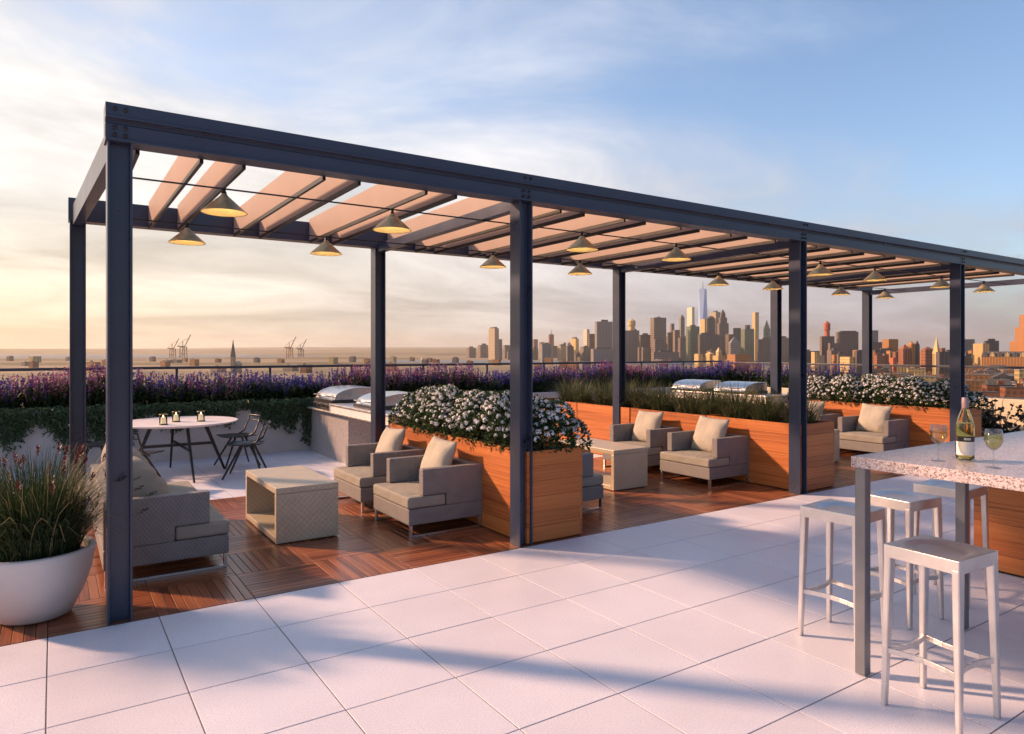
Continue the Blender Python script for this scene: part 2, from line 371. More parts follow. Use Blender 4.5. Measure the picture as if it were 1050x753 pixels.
# ------------------------------------------------------------------ light and sky
EL = radians(27); AZ = radians(132)          # direction towards the sun
sun = bpy.data.lights.new('sun', 'SUN'); so = bpy.data.objects.new('sun', sun); COL.objects.link(so)
sun.energy = 5.; sun.angle = radians(3.); sun.color = (1., .58, .35)
sd = Vector((cos(EL)*cos(AZ), cos(EL)*sin(AZ), sin(EL)))
so.rotation_euler = sd.to_track_quat('Z', 'Y').to_euler(); so.location = (-6, 8, 9)
W = bpy.data.worlds.new('World'); SC.world = W; W.use_nodes = True
BGS = .15     # strength of the sky background
def sky():
    nt = W.node_tree; bg = nt.nodes['Background']
    s = N(nt, 'ShaderNodeTexSky', sky_type='NISHITA'); s.sun_disc = False
    s.sun_elevation = EL; s.sun_rotation = pi/2-AZ; s.air_density = 1.; s.dust_density = 1.3; s.ozone_density = 2.5; s.altitude = 50
    tc = N(nt, 'ShaderNodeTexCoord'); d = tc.outputs['Generated']
    sp = N(nt, 'ShaderNodeSeparateXYZ'); nt.links.new(d, sp.inputs[0]); z = math_node(nt, 'MAXIMUM', sp.outputs[2], 0.)
    # angle from the sun's compass direction
    dp = N(nt, 'ShaderNodeVectorMath', operation='DOT_PRODUCT'); nt.links.new(d, dp.inputs[0]); dp.inputs[1].default_value = (cos(AZ), sin(AZ), 0)
    sunside = dp.outputs['Value']
    # clouds on a plane overhead
    den = math_node(nt, 'ADD', z, .16)
    cx = N(nt, 'ShaderNodeCombineXYZ')
    nt.links.new(math_node(nt, 'DIVIDE', sp.outputs[0], den), cx.inputs[0]); nt.links.new(math_node(nt, 'DIVIDE', sp.outputs[1], den), cx.inputs[1])
    mp = N(nt, 'ShaderNodeMapping'); nt.links.new(cx.outputs[0], mp.inputs[0]); mp.inputs['Rotation'].default_value = (0, 0, radians(20)); mp.inputs['Scale'].default_value = (.8, 1.1, 1); mp.inputs['Location'].default_value = (7.3, -2.2, 0)
    n1 = N(nt, 'ShaderNodeTexNoise'); nt.links.new(mp.outputs[0], n1.inputs['Vector']); setin(n1, Scale=1.1, Detail=9, Roughness=.6, Distortion=.6)
    n2 = N(nt, 'ShaderNodeTexNoise'); nt.links.new(mp.outputs[0], n2.inputs['Vector']); setin(n2, Scale=.45, Detail=4, Roughness=.55)
    # coverage: thick veil towards the sun and in the low sky, open blue up and away from it
    low = math_node(nt, 'SUBTRACT', 1., math_node(nt, 'MULTIPLY', z, 2.9), clamp=True)
    cov = math_node(nt, 'ADD', math_node(nt, 'MULTIPLY', sunside, .5), math_node(nt, 'MULTIPLY', low, .66))
    q = math_node(nt, 'ADD', math_node(nt, 'ADD', math_node(nt, 'MULTIPLY', n1.outputs[0], .75), math_node(nt, 'MULTIPLY', n2.outputs[0], .45)), cov)
    mask = N(nt, 'ShaderNodeMapRange', interpolation_type='SMOOTHSTEP'); nt.links.new(q, mask.inputs[0]); setin(mask, From_Min=.6, From_Max=1.08)
    # colour of the cloud layer
    ss = N(nt, 'ShaderNodeMapRange'); nt.links.new(sunside, ss.inputs[0]); setin(ss, From_Min=-.55, From_Max=.75)
    lowc = ramp(nt, ss.outputs[0], [(0, (.34, .31, .36)), (.45, (.54, .5, .53)), (1, (1.0, .86, .62))])
    highc = ramp(nt, ss.outputs[0], [(0, (.62, .68, .82)), (.5, (.76, .8, .9)), (1, (.78, .8, .86))])
    midc = ramp(nt, ss.outputs[0], [(0, (.5, .47, .5)), (.45, (.74, .71, .72)), (1, (1.0, .97, .92))])
    t1 = math_node(nt, 'MULTIPLY', z, 5.2, clamp=True); t2 = math_node(nt, 'MULTIPLY', math_node(nt, 'SUBTRACT', z, .2), 3.2, clamp=True)
    cl = mix_col(nt, t2, mix_col(nt, t1, lowc, midc), highc)
    sh = math_node(nt, 'MULTIPLY_ADD', n1.outputs[0], 1.7, .14)
    shv = N(nt, 'ShaderNodeVectorMath', operation='SCALE'); nt.links.new(cl, shv.inputs[0]); nt.links.new(sh, shv.inputs['Scale'])
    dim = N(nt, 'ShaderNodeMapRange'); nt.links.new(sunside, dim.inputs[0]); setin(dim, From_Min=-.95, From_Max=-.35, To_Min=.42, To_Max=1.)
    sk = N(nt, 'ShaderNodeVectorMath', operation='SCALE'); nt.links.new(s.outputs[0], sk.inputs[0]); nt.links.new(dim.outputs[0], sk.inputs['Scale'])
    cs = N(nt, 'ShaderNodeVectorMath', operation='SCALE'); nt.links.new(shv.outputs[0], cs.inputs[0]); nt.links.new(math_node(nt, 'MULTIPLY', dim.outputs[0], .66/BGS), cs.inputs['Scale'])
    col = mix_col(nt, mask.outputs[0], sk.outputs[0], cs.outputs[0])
    # warm glow low on the sun's side
    g = math_node(nt, 'MULTIPLY', math_node(nt, 'POWER', math_node(nt, 'MAXIMUM', sunside, 0.), 5.), math_node(nt, 'POWER', math_node(nt, 'SUBTRACT', 1., math_node(nt, 'MULTIPLY', z, 4.5), clamp=True), 2.5))
    col = mix_col(nt, math_node(nt, 'MULTIPLY', g, .85), col, (1.02/BGS, .76/BGS, .26/BGS))
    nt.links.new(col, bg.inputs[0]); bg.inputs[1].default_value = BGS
sky()
SC.view_settings.view_transform = 'Standard'; SC.view_settings.look = 'None'; SC.view_settings.exposure = .6; SC.view_settings.gamma = 1
SC.render.engine = 'CYCLES'
SC.cycles.max_bounces = 7; SC.cycles.transparent_max_bounces = 12

# ------------------------------------------------------------------ ground of the terrace
T = .6; X0 = -.03; YE = 5.01; DX0, DX1, DY1 = -1.83, 14.97, 8.61
def slabs():
    mb = MB(); g = .0035
    for i in range(-13, 26):
        for j in range(-14, 14):
            x = X0+T*i; y = YE+T*j-.0
            if x+T > 15.32: continue
            xa, xb, ya, yb = x+g, x+T-g, y+g, y+T-g
            if y+T > 12.0:
                if y > 11.95: continue
                yb = min(yb, 12.0)
            if x > DX0-.3 and x+T < DX1+.3 and y > YE-.3 and y+T < DY1+.3: continue
            z = R(-.0006, .0006); sh = R(0, 1)
            mb.box(xa, xb, ya, yb, -.03, z, 0, sh)
    o = mb.build('stone_paving', M['paving'], shade=True, bevel=.001, seg=1); tag(o, kind='structure')
slabs()
jb = MB(); jb.box(-8, 15.9, -8.4, 12.9, -.5, -.0035); tag(jb.build('paving_bed', M['joint']), kind='structure')
def deck():
    a = MB(); b = MB(); n = 10; w = T/n; g = .0016
    for i in range(int(round((DX1-DX0)/T))):
        for j in range(6):
            x = DX0+T*i; y = YE+.003+T*j
            for k in range(n):
                z = R(-.001, .001)+.001; sh = R(0, 1)
                if (i+j) % 2: a.box(x+.002, x+T-.002, y+w*k+g, y+w*(k+1)-g, -.02, z, 0, sh)
                else: b.box(x+w*k+g, x+w*(k+1)-g, y+.002, y+T-.002, -.02, z, 0, sh)
    o = a.build('wood_deck', M['deck_a'], shade=True, bevel=.002, seg=1); tag(o, kind='structure')
    o = b.build('wood_deck', M['deck_b'], shade=True, bevel=.002, seg=1); tag(o, kind='structure')
    u = MB(); u.box(DX0, DX1, YE+.003, DY1, -.0034, -.0024); tag(u.build('deck_underlay', M['under']), kind='structure')
deck()

# ------------------------------------------------------------------ parapets and railings
pw = empty('parapet_wall', (0, 12, 0), 0, 'pale concrete parapet wall under the purple flower bed, vines hanging down its face', 'wall')
m = MB(); m.box(-8, 15.9, 0, .14, -.5, .84); m.box(-8, 15.9, .86, 1.0, -.5, .84); m.build('wall', M['concrete'], pw, bevel=.01)
m = MB(); m.box(-8, 15.75, .14, .86, .3, .815); m.build('soil', M['soil'], pw)
rw = empty('parapet_wall', (15.3, 0, 0), 0, 'sunlit cream parapet wall with railing at the right edge of the terrace', 'wall')
m = MB(); m.box(0, .12, -8.4, 11.99, -.5, .8); m.box(.48, .6, -8.4, 11.99, -.5, .8); m.build('wall', M['cream_wall'], rw, bevel=.01)
m = MB(); m.box(.12, .48, -8.4, 11.99, .3, .72); m.build('soil', M['soil'], rw)
def railing(name, p, length, ang, label):
    e = empty(name, p, ang, label, 'railing')
    n = int(round(length/1.5)); st = length/n
    m = MB(); m.box(0, length, -.025, .025, .58, .625); m.build('top_rail', M['rail'], e, bevel=.006)
    for k in range(n+1):
        q = MB(); q.box(k*st-.02, k*st+.02, -.016, .016, -.1, .579); q.build('post', M['rail'], e)
    q = MB()
    for k in range(n): q.box(k*st+.035, (k+1)*st-.035, -.006, .006, .03, .55)
    q.build('glass_panel', M['pane'], e)
    return e
railing('railing', (-7.5, 12.93, .84), 23.1, 0, 'long dark railing with glass panels behind the purple flowers at the back')
railing('railing', (15.72, 12.8, .8), 21., -pi/2, 'grey railing with glass panels along the right edge before the brick city')

# ------------------------------------------------------------------ pergola
PX = [.28, 3.40, 7.46, 11.50, 14.75]; PXB = [.135, 3.41, 7.55, 11.62, 14.83]; PW = .14; YF, YB = 5.015, 8.30
perg = empty('pergola', (.28, YF, 0), 0, 'long navy steel pergola with pale louvers over the wooden deck', 'pergola')
OX, OY = .28, YF
def pm(mb, name, mat='steel', bevel=.004, **k):
    mb.v = [(x-OX, y-OY, z) for x, y, z in mb.v]
    return mb.build(name, M[mat] if isinstance(mat, str) else mat, perg, bevel=bevel, **k)
def beam_profile(y0, sgn, z=3.045):
    # stacked channels: lower one set back between lips, groove, deeper cap above
    P = [(0, z), (0, z+.014), (.022, z+.018), (.022, z+.108), (.03, z+.112), (.03, z+.136), (-.02, z+.138), (-.02, z+.15), (-.008, z+.153), (-.008, z+.232), (.17, z+.232), (.17, z)]
    return [(y0+sgn*a, b) for a, b in P]
def front_beam(y, sgn, name, PX):
    mb = MB(); mb.prism(beam_profile(y, sgn), 'x', PX[0]-.012, PX[4]+PW+.012)
    o = pm(mb, name, bevel=.002)
    for x in PX:
        for dx in (.04, .1):
            for z, d in ((3.24, -.014), (3.13, .012), (3.085, .012)):
                bl = MB(); bl.lathe([(.013, 0), (.013, .006), (.0, .012)], 8, (0, 0, 0))
                k = 24
                vs = bl.v[-k:]; del bl.v[-k:]
                for vx, vy, vz in vs: bl.v.append((x+dx+vx-OX, y+sgn*(d-vz)-OY, z+vy))
                bl.build('bolt', M['dark_steel'], o)
    return o
front_beam(YF-.02, 1, 'front_beam', PX); front_beam(YB+.17, -1, 'back_beam', PXB)
def post(x, y):
    mb = MB(); t = .013; d = .155
    mb.box(x, x+t, y, y+d, 0, 3.044); mb.box(x+PW-t, x+PW, y, y+d, 0, 3.044); mb.box(x+t, x+PW-t, y+d*.42, y+d*.42+.011, 0, 3.044)
    pm(mb, 'post', bevel=.002)
for i, x in enumerate(PX):
    post(x, YF); post(PXB[i], YB)
    mb = MB(); a = .105 if 0 < i < 4 else .1
    xc = x+PW/2
    xb = PXB[i]+PW/2
    def cb(hw, z0, z1): mb.hexa([(xc-hw, YF+.156, z0), (xc+hw, YF+.156, z0), (xb+hw, YB-.001, z0), (xb-hw, YB-.001, z0)], [(xc-hw, YF+.156, z1), (xc+hw, YF+.156, z1), (xb+hw, YB-.001, z1), (xb-hw, YB-.001, z1)])
    if i == 4: cb(.05, 2.955, 3.05)
    elif i == 0: cb(.045, 3.0, 3.2)
    else: cb(.045, 2.985, 3.09)
    pm(mb, 'cross_beam', bevel=.002)
def louver(x):
    mb = MB(); y0, y1 = YF+.155, YB-.003
    mb.box(x-.006, x+.006, y0, y1, 3.055, 3.31, 0); mb.box(x-.011, x+.014, y0, y1, 3.02, 3.054, 1)
    mb.v = [(a-OX, b-OY, c) for a, b, c in mb.v]
    mb.build('louver', [M['louver'], M['dark_steel']], perg)
for b in range(4):
    xa = PX[b]+PW; L = PX[b+1]-xa; n = max(3, int(L/.78)); per = .86 if n < 4 else L/n*1.03
    louver(xa+.04)
    for k in range(n):
        louver(xa+.43+per*k)
        if xa+.71+per*k < xa+L-.08 and not (b == 3 and k > 1): louver(xa+.71+per*k)
YL1, YL2 = 5.70, 7.48
for y in (YL1, YL2):
    mb = MB(); mb.tube([(PX[0]+PW, y, 2.978), (PX[4]+.05, y, 2.978)], .007, 6); pm(mb, 'cable', 'dark_steel', 0)

def make_lamp():
    e = empty('pendant_lamp', (0, 0, 0), 0, None, 'pendant lamp', 'cone pendant lamps under the pergola')
    mb = MB(); mb.lathe([(.018, -.035), (.03, -.055), (.167, -.18), (.17, -.186), (.168, -.186)], 40)
    o = mb.build('shade', M['brass'], e, smooth=True)
    mb = MB(); mb.lathe([(.165, -.184), (.028, -.06), (0, -.058)], 40); mb.build('lining', M['brass_in'], e, smooth=True)
    mb = MB(); mb.lathe([(0, .012), (.012, .01), (.014, -.02), (.02, -.03), (.02, -.05), (0, -.05)], 16); mb.build('cap', M['dark_steel'], e, smooth=True)
    mb = MB(); mb.lathe([(.0, -.075), (.02, -.085), (.03, -.108), (.024, -.13), (0, -.14)], 16); mb.build('bulb', M['bulb'], e, smooth=True)
    return e
lamp0 = make_lamp()
LX = [1.1, 2.5, 4.66, 6.08, 8.95, 10.35, 12.4, 13.95]
wh = ['leftmost', 'second from the left', 'third from the left', 'fourth from the left', 'fifth from the left', 'sixth from the left', 'seventh from the left', 'last on the right']
first = True
for row, y in (('front', YL1), ('back', YL2)):
    for i, x in enumerate(LX):
        lab = 'brass cone lamp on the %s cable, %s of its row' % (row, wh[i])
        if first: lamp0.location = (x, y, 2.978); lamp0['label'] = lab; first = False
        else: again(lamp0, (x, y, 2.978), R(0, 6), lab)

# ------------------------------------------------------------------ planters
def planter_unit(loc, w, L, label):
    e = empty('wooden_planter', loc, 0, label, 'planter', 'orange wood planters between the seating bays')
    H = .83; nb = 6; t = .022; bh = H/nb
    for side in ('front', 'back', 'left', 'right'):
        mb = MB()
        for k in range(nb):
            z0, z1 = .012+k*bh*.985+.001, .012+(k+1)*bh*.985-.001; sh = R(.25, .75)
            if side == 'left': mb.box(0, t, 0, L, z0, z1, 0, sh)
            if side == 'right': mb.box(w-t, w, 0, L, z0, z1, 0, sh)
            if side == 'front': mb.box(t+.0005, w-t-.0005, 0, t, z0, z1, 0, sh)
            if side == 'back': mb.box(t+.0005, w-t-.0005, L-t, L, z0, z1, 0, sh)
        mb.build('side_panel', M['cedar'], e, shade=True, bevel=.0015, seg=1)
    mb = MB(); mb.box(t, w-t, t, L-t, .0, .78); mb.build('soil', M['soil'], e)
    return e
SEAM = .02
UX = [3.5, 7.57, 11.62]; UW = [.63, .71, .68]; UY0 = [5.045, 5.08, 5.06]
planters = []
pn = ['between the first and second seating bays', 'between the second and third seating bays', 'behind the armchairs of the third seating bay']
for i in range(3):
    planters.append(planter_unit((UX[i], UY0[i], 0), UW[i], 6.545-UY0[i]-SEAM/2, 'orange wood planter %s, front unit by the paving' % pn[i]))
    planters.append(planter_unit((UX[i], 6.545+SEAM/2, 0), UW[i], 1.5, 'orange wood planter %s, rear unit' % pn[i]))
planters.append(planter_unit((UX[1], 8.085, 0), UW[1], 1.3, 'orange wood planter with grasses reaching back past the pergola, nearer piece'))
planters.append(planter_unit((UX[1], 9.405, 0), UW[1], 1.3, 'orange wood planter with grasses farthest back, close to the flower bed'))

# ------------------------------------------------------------------ plants
def rnd_dir(zmin=-.2):
    while True:
        v = Vector((R(-1, 1), R(-1, 1), R(-1, 1)))
        if .05 < v.length < 1 and v.normalized().z > zmin: return v.normalized()
def shrub_mesh(seed, sx=.33, sy=.38, h=.56, nl=3800, nh=215):
    random.seed(seed); lf = MB(); fl = MB()
    lumps = [(Vector((R(-.6, .6)*sx, R(-.65, .65)*sy, R(.35, .62)*h)), R(.32, .5)) for _ in range(9)]
    lumps += [(Vector((0, 0, .3*h)), .7)]+[(Vector((sx*.72*a_, sy*.72*b_, .2*h)), .42) for a_, b_ in ((-1, -1), (-1, 0), (-1, 1), (1, -1), (1, 0), (1, 1), (0, -1), (0, 1))]
    def surf():
        c, r = random.choice(lumps); d = rnd_dir(-.45)
        return c+Vector((d.x*sx*r*1.15, d.y*sy*r*1.15, d.z*h*r*.95)), d
    def inside(p):
        for c, r in lumps:
            q = p-c
            if (q.x/(sx*r*1.15))**2+(q.y/(sy*r*1.15))**2+(q.z/(h*r*.95))**2 < .72: return True
        return False
    k = 0
    while k < nl:
        p, d = surf()
        if p.z < .0 or (p.z < .07 and (abs(p.x) > .29 or abs(p.y) > .34)) or (inside(p) and R(0, 1) < .85): continue
        dd = (d+rnd_dir(-1)*.8).normalized(); s = dd.cross(rnd_dir(-1)).normalized()
        lf.leafq(p, dd, s, R(.035, .07), R(.009, .016), 0 if R(0, 1) < .6 else 1); k += 1
    k = 0; tries = 0; heads = []
    while k < nh and tries < 14000:
        tries += 1
        p, d = surf()
        if d.z < .1 or p.z < .3*h or inside(p): continue
        if R(0, 1) > .04+1.1*(p.z/h)**3: continue
        if any((p-q).length < .05 for q in heads): continue
        heads.append(p); k += 1; r = R(.022, .037); up = (d*.6+Vector((0, 0, .8))).normalized()
        c = p+up*.015
        for _ in range(26):
            v = rnd_dir(-1)
            if v.dot(up) < -.1: v = -v
            a = v.cross(rnd_dir(-1)).normalized(); b = v.cross(a)
            fl.quad(c+v*r*R(.8, 1)*1.0-up*r*.25, a*R(.006, .011), b*R(.006, .011))
    return lf, fl
def make_shrub(seed, label, **k):
    e = empty('flowering_shrub', (0, 0, 0), 0, label, 'shrub', 'white flowering shrubs in the wooden planters')
    lf, fl = shrub_mesh(seed, **k)
    lf.build('leaves', [M['leaf_dark'], M['leaf_mid']], e, fix=False); fl.build('blossoms', M['petal_white'], e, fix=False)
    st = MB()
    for i in range(7):
        a = i*.9; st.tube([(.03*cos(a), .03*sin(a), -.03), (.16*cos(a), .17*sin(a), .2)], [.008, .004], 5)
    st.build('stems', M['soil'], e)
    return e
shA = make_shrub(3, 'x'); shB = make_shrub(11, 'x'); shC = make_shrub(23, 'x', nh=230)
random.seed(5)
kinds = [shA, shB, shC]; used = set()
def put_shrub(i, loc, rz, sc, label):
    s = kinds[i]
    if i in used: again(s, loc, rz, label, sc)
    else: used.add(i); s.location = loc; s.rotation_euler = (0, 0, rz); s.scale = (sc,)*3; s['label'] = label
pos = ['nearest the paving', 'second from paving', 'third from paving', 'fourth from paving', 'farthest back']
for q, (x, y0, tx) in enumerate(((3.83, 5.36, 'leftmost wooden planter'), (11.97, 5.38, 'rightmost wooden planter'))):
    for k in range(5):
        put_shrub((k+q) % 3, (x+R(-.03, .03), y0+k*.585, .76), R(-.25, .25)+(0, pi)[k % 2], (.9, .96)[k % 2]*(1+.05*(k == 2)), 'white flowering shrub in the %s, %s' % (tx, pos[k]))
def blade(mb, p, az, lean, L, w, mi=0, droop=1., n=4):
    d = Vector((cos(az), sin(az), 0)); sd = Vector((-sin(az), cos(az), 0)); vs = []
    for i in range(n):
        t = i/(n-1); ang = lean*(.25+t*droop)
        q = Vector(p)+d*(L*t*sin(ang))+Vector((0, 0, L*t*cos(ang)*(1-.08*t)))
        ww = w*(1-t)**.7+.0006
        vs += [q-sd*ww/2, q+sd*ww/2]
    mb.add(vs, [(2*i, 2*i+1, 2*i+3, 2*i+2) for i in range(n-1)], mi)
    return vs[-1], d
def make_tuft(seed, label, n=700, L=(.28, .58), r=.16):
    random.seed(seed)
    e = empty('grass_tuft', (0, 0, 0), 0, label, 'ornamental grass', 'grass tufts in the middle planter')
    mb = MB()
    for _ in range(n):
        a = R(0, 2*pi); rr = r*sqrt(R(0, 1)); az = a+R(-.7, .7)
        blade(mb, (rr*cos(a), rr*sin(a), 0), az, R(.15, 1.15)*(.4+rr/r*.6), R(*L), R(.005, .01), random.choice((0, 0, 0, 1, 1, 2)))
    mb.build('blades', [M['grass_blade'], M['grass_dark'], M['grass_straw']], e, fix=False)
    return e
tA = make_tuft(1, 'x'); tB = make_tuft(2, 'x', 640); random.seed(15)
ys = []; y = 5.3
while y < 10.5: ys.append(y); y += R(.44, .5) if not 6.3 < y < 6.5 else .55
for k, y in enumerate(ys):
    lab = 'olive green grass tuft in the middle wooden planter, number %d back from the paving' % (k+1)
    o = tA if k % 2 else tB
    wlist = ['nearest the paving', 'second back from the paving', 'third back from the paving', 'just before the planter seam', 'just behind the planter seam', 'sixth back from the paving', 'seventh back from the paving', 'eighth back, near the rear pergola post', 'ninth back, past the pergola', 'tenth back, past the pergola', 'eleventh back, past the pergola', 'twelfth back, near the grills', 'thirteenth back, near the flower bed', 'fourteenth back, at the flower bed', 'last one at the far end', 'last but one']
    lab = 'olive green grass tuft in the middle planter, %s' % wlist[min(k, 15)]
    loc = (7.92+R(-.06, .06), y, .77)
    if k < 2: o.location = loc; o['label'] = lab; o.rotation_euler = (0, 0, R(0, 6))
    else: again(o, loc, R(0, 6), lab, R(.9, 1.15))

# purple flower bed along both parapets (uncountable) and the vines hanging from it
def flower_bed():
    random.seed(31); mb = MB()
    def plant(x, y, z0, big):
        h = R(.36, .72)*big*(.92+.16*sin(x*2.1+.4)*sin(x*.9+1)); n = sin(x*1.15+y*.6)+sin(x*2.7+1.3)*.6+R(-1.1, 1.1)
        mi = 3 if n > .45 else (4 if n < -.6 else 2)
        if R(0, 1) < .15: mi = random.choice((2, 3, 4))
        lean = Vector((R(-.16, .16), R(-.16, .16), 1)).normalized(); p = Vector((x, y, z0))
        sd = Vector((R(-1, 1), R(-1, 1), 0)).normalized()
        tip = p+lean*h
        mb.add([p-sd*.003, p+sd*.003, tip+sd*.0015, tip-sd*.0015], [(0, 1, 2, 3)], 0)
        for _ in range(12):
            t = R(.02, .72); d = Vector((R(-1, 1), R(-1, 1), R(.1, 1.1))).normalized(); s = d.cross(Vector((0, 0, 1))).normalized()
            mb.leafq(p+lean*h*t, d, s, R(.08, .16), R(.009, .018), 0 if R(0, 1) < .6 else 1)
        for _ in range(11):
            t = R(.66, 1.03)**1.0; a = Vector((R(-1, 1), R(-1, 1), R(-1, 1))).normalized(); b = a.cross(Vector((R(-1, 1), R(-1, 1), R(-1, 1)))).normalized()
            r = .026*(1.25-t*.9)
            mb.quad(p+lean*h*t+Vector((R(-1, 1)*r, R(-1, 1)*r, 0)), a*R(.007, .014), b*R(.007, .014), mi)
    for _ in range(6400):
        x = R(-3.6, 15.8)
        if R(0, 1) < .1+.3*sin(x*4.3+.7)*sin(x*1.9): continue
        plant(x, R(12.16, 12.84), .75, 1.)
    for _ in range(420): plant(R(15.44, 15.76), R(9.0, 12.2), .71, 1.)
    o = mb.build('purple_flower_bed', [M['leaf_dark'], M['leaf_mid'], M['petal_violet'], M['petal_pink'], M['petal_blue']], fix=False)
    tag(o, 'dense bed of blue, violet and pink flower spikes along the railing', 'flower bed', kind='stuff')
flower_bed()
def vines():
    random.seed(41); mb = MB()
    for _ in range(1150):
        x = R(-3.4, 8.); y = 11.985; L = R(.12, .62)*(.62+.5*sin(x*3.1)*sin(x*1.3+.6)+.22*sin(x*9))+.06; x1 = x+R(-.08, .08)
        n = int(8+L*42)
        for k in range(n):
            t = (k+R(0, 1))/n; p = Vector((x+(x1-x)*t+R(-.03, .03), y-R(.0, .12)*(1-.5*t), .9-L*t+R(-.02, .04)))
            d = Vector((R(-1, 1), R(-1, .2), R(-1.3, .1))).normalized(); s = d.cross(Vector((R(-1, 1), -1, R(-.3, .3)))).normalized()
            mb.leafq(p, d, s, R(.05, .11), R(.008, .015), 0 if R(0, 1) < .6 else 1)
    o = mb.build('trailing_vines', [M['leaf_vine'], M['leaf_mid']], fix=False)
    tag(o, 'green trailing vines hanging over the pale parapet wall behind the dining table', 'vines', kind='stuff')
vines()

# potted fountain grass at the left
pot = empty('flower_pot', (-.1, 5.47, 0), 0, 'large round white bowl pot at the left edge of the deck', 'pot')
prof = [(0, .004), (.17, .004), (.205, .018), (.243, .09), (.286, .19), (.317, .29), (.337, .4), (.342, .43), (.335, .442), (.318, .444), (.306, .43), (.3, .36), (.3, .3)]
m = MB(); m.lathe(prof, 72); m.build('bowl', M['pot'], pot, smooth=True)
m = MB(); m.lathe([(0, .39), (.302, .38)], 40); m.build('soil', M['soil'], pot)
fg = empty('fountain_grass', (-.1, 5.47, .385), 0, 'dark fountain grass with red seed heads growing in the white pot', 'ornamental grass')
def fountain():
    random.seed(9); mb = MB(); hd = MB()
    for _ in range(3600):
        a = R(0, 2*pi); rr = .24*sqrt(R(0, 1)); az = a+R(-.6, .6)
        blade(mb, (rr*cos(a), rr*sin(a), 0), az, R(.05, .95)*(.35+rr/.24*.65), R(.3, .8), R(.004, .008), random.choice((0, 0, 1, 1, 1, 1, 1, 1, 1, 2)), 1.15, 5)
    def head(p, d, L, r, mi):
        s0 = d.cross(Vector((0, 0, 1))).normalized(); b0 = s0.cross(d)
        for i in range(46):
            t = (i+R(0, 1))/46; ang = R(0, 2*pi); o = s0*cos(ang)+b0*sin(ang); w = r*(sin(pi*min(1, t*.9+.08))**.6)
            dd = (o+d*1.2).normalized(); hd.leafq(Vector(p)+d*L*t+o*w*.25, dd, dd.cross(d+o*.3).normalized(), w*1.5, w*.35, mi)
    for _ in range(34):
        a = R(0, 2*pi); rr = .2*sqrt(R(0, 1)); tip, d = blade(mb, (rr*cos(a), rr*sin(a), 0), a+R(-.5, .5), R(.05, .42), R(.55, .74), .0045, 0, 1., 6)
        head(tip-Vector((0, 0, .02)), (Vector((0, 0, 1))+d*R(.1, .5)).normalized(), R(.07, .1), .015, 0)
    for az, ln, L in ((-.55, 1.05, .66), (-.2, 1.2, .62), (-.75, .9, .7), (-.35, 1.35, .55), (.2, 1., .6), (-1.1, 1.0, .6), (2.6, 1., .6)):
        tip, d = blade(mb, (.1*cos(az), .1*sin(az), .05), az, ln*.7, L, .008, 1, 1., 6)
        head(tip-d*.01, (d+Vector((0, 0, .5))).normalized(), .09, .012, 1)
    for _ in range(22):
        a = R(0, 2*pi); tip, d = blade(mb, (.15*cos(a), .15*sin(a), 0), a, R(.4, .9), R(.3, .5), .004, 2, 1., 5)
        head(tip, (d*.4+Vector((0, 0, 1))).normalized(), .05, .008, 2)
    mb.build('blades', [M['grass_dark'], M['leaf_dark'], M['grass_straw']], fg, fix=False)
    hd.build('seed_heads', [M['seed_red'], M['seed_dark'], M['grass_straw']], fg, fix=False)
fountain()

# ------------------------------------------------------------------ lounge furniture
def make_seat(name, W, D, label, cat, group):
    e = empty(name, (0, 0, 0), 0, label, cat, group)
    b, f = -D/2, D/2; hw = W/2; at = .085; z0, z1, zc, zt = .115, .262, .372, .62
    m = MB(); m.box(b, f-.004, -hw, hw, z0, z1); m.build('base_frame', M['weave'], e, bevel=.008)
    sx = f-.395; af = f-.145
    for s in ((-1, 1) if W < 1 else (-1,)):
        poly = [(b, z1+.001), (sx, z1+.001), (sx, zc+.004), (af, zc+.004), (af, zt), (b, zt)]
        ya, yb = (hw-at, hw) if s > 0 else (-hw, -hw+at)
        m = MB(); m.prism(poly, 'y', ya, yb); m.build('armrest', M['weave'], e, bevel=.008)
    m = MB(); m.box(b, b+.09, -hw+at+.001, hw-(at if W < 1 else 0)-.001, z1+.001, zt-.002); m.build('backrest', M['weave'], e, bevel=.008)
    # seat cushion: full width in front of the slot, between the armrests behind it; slightly crowned top
    n = max(1, round(W/.85)); m = MB(); w = W/n
    for k in range(n):
        ya, yb = -hw+w*k+.002, -hw+w*(k+1)-.002
        yl = ya+(at if k == 0 else 0); yr = yb-(at if k == n-1 and W < 1 else 0)
        m.prism([(b+.095, yl), (sx+.006, yl), (sx+.006, ya), (f+.004, ya), (f+.004, yb), (sx+.006, yb), (sx+.006, yr), (b+.095, yr)], 'z', z1+.003, zc)
    m.build('seat_cushion', M['taupe_cushion'], e, bevel=.022, seg=3, smooth=False)
    m = MB(); nx, ny = 10, 10*n
    vs = []
    for i in range(nx+1):
        for j in range(ny+1):
            u = i/nx; v = j/ny; vv = (v*n) % 1 if 0 < v < 1 else 0
            ed = (1-(2*u-1)**4)*(1-(2*vv-1)**4)
            vs.append((b+.1+(f-.02-b-.1)*u, -hw+at+.004+(W-(2*at if W < 1 else at)-.008)*v, zc-.004+.02*max(0, ed)))
    fs = [(i*(ny+1)+j, i*(ny+1)+j+1, (i+1)*(ny+1)+j+1, (i+1)*(ny+1)+j) for i in range(nx) for j in range(ny)]
    m.add(vs, fs); m.build('cushion_top', M['taupe_cushion'], e, smooth=True)
    for s in (-1, 1):
        y = s*(hw-.02); m = MB(); t = .011
        for x in (b+.02, f-.03): m.box(x-t, x+t, y-.018, y+.018, .0221, z0-.001)
        m.box(b+.02-t, f-.03+t, y-.018, y+.018, .002, .022)
        m.build('sled_leg', M['chrome'], e, bevel=.002)
    return e
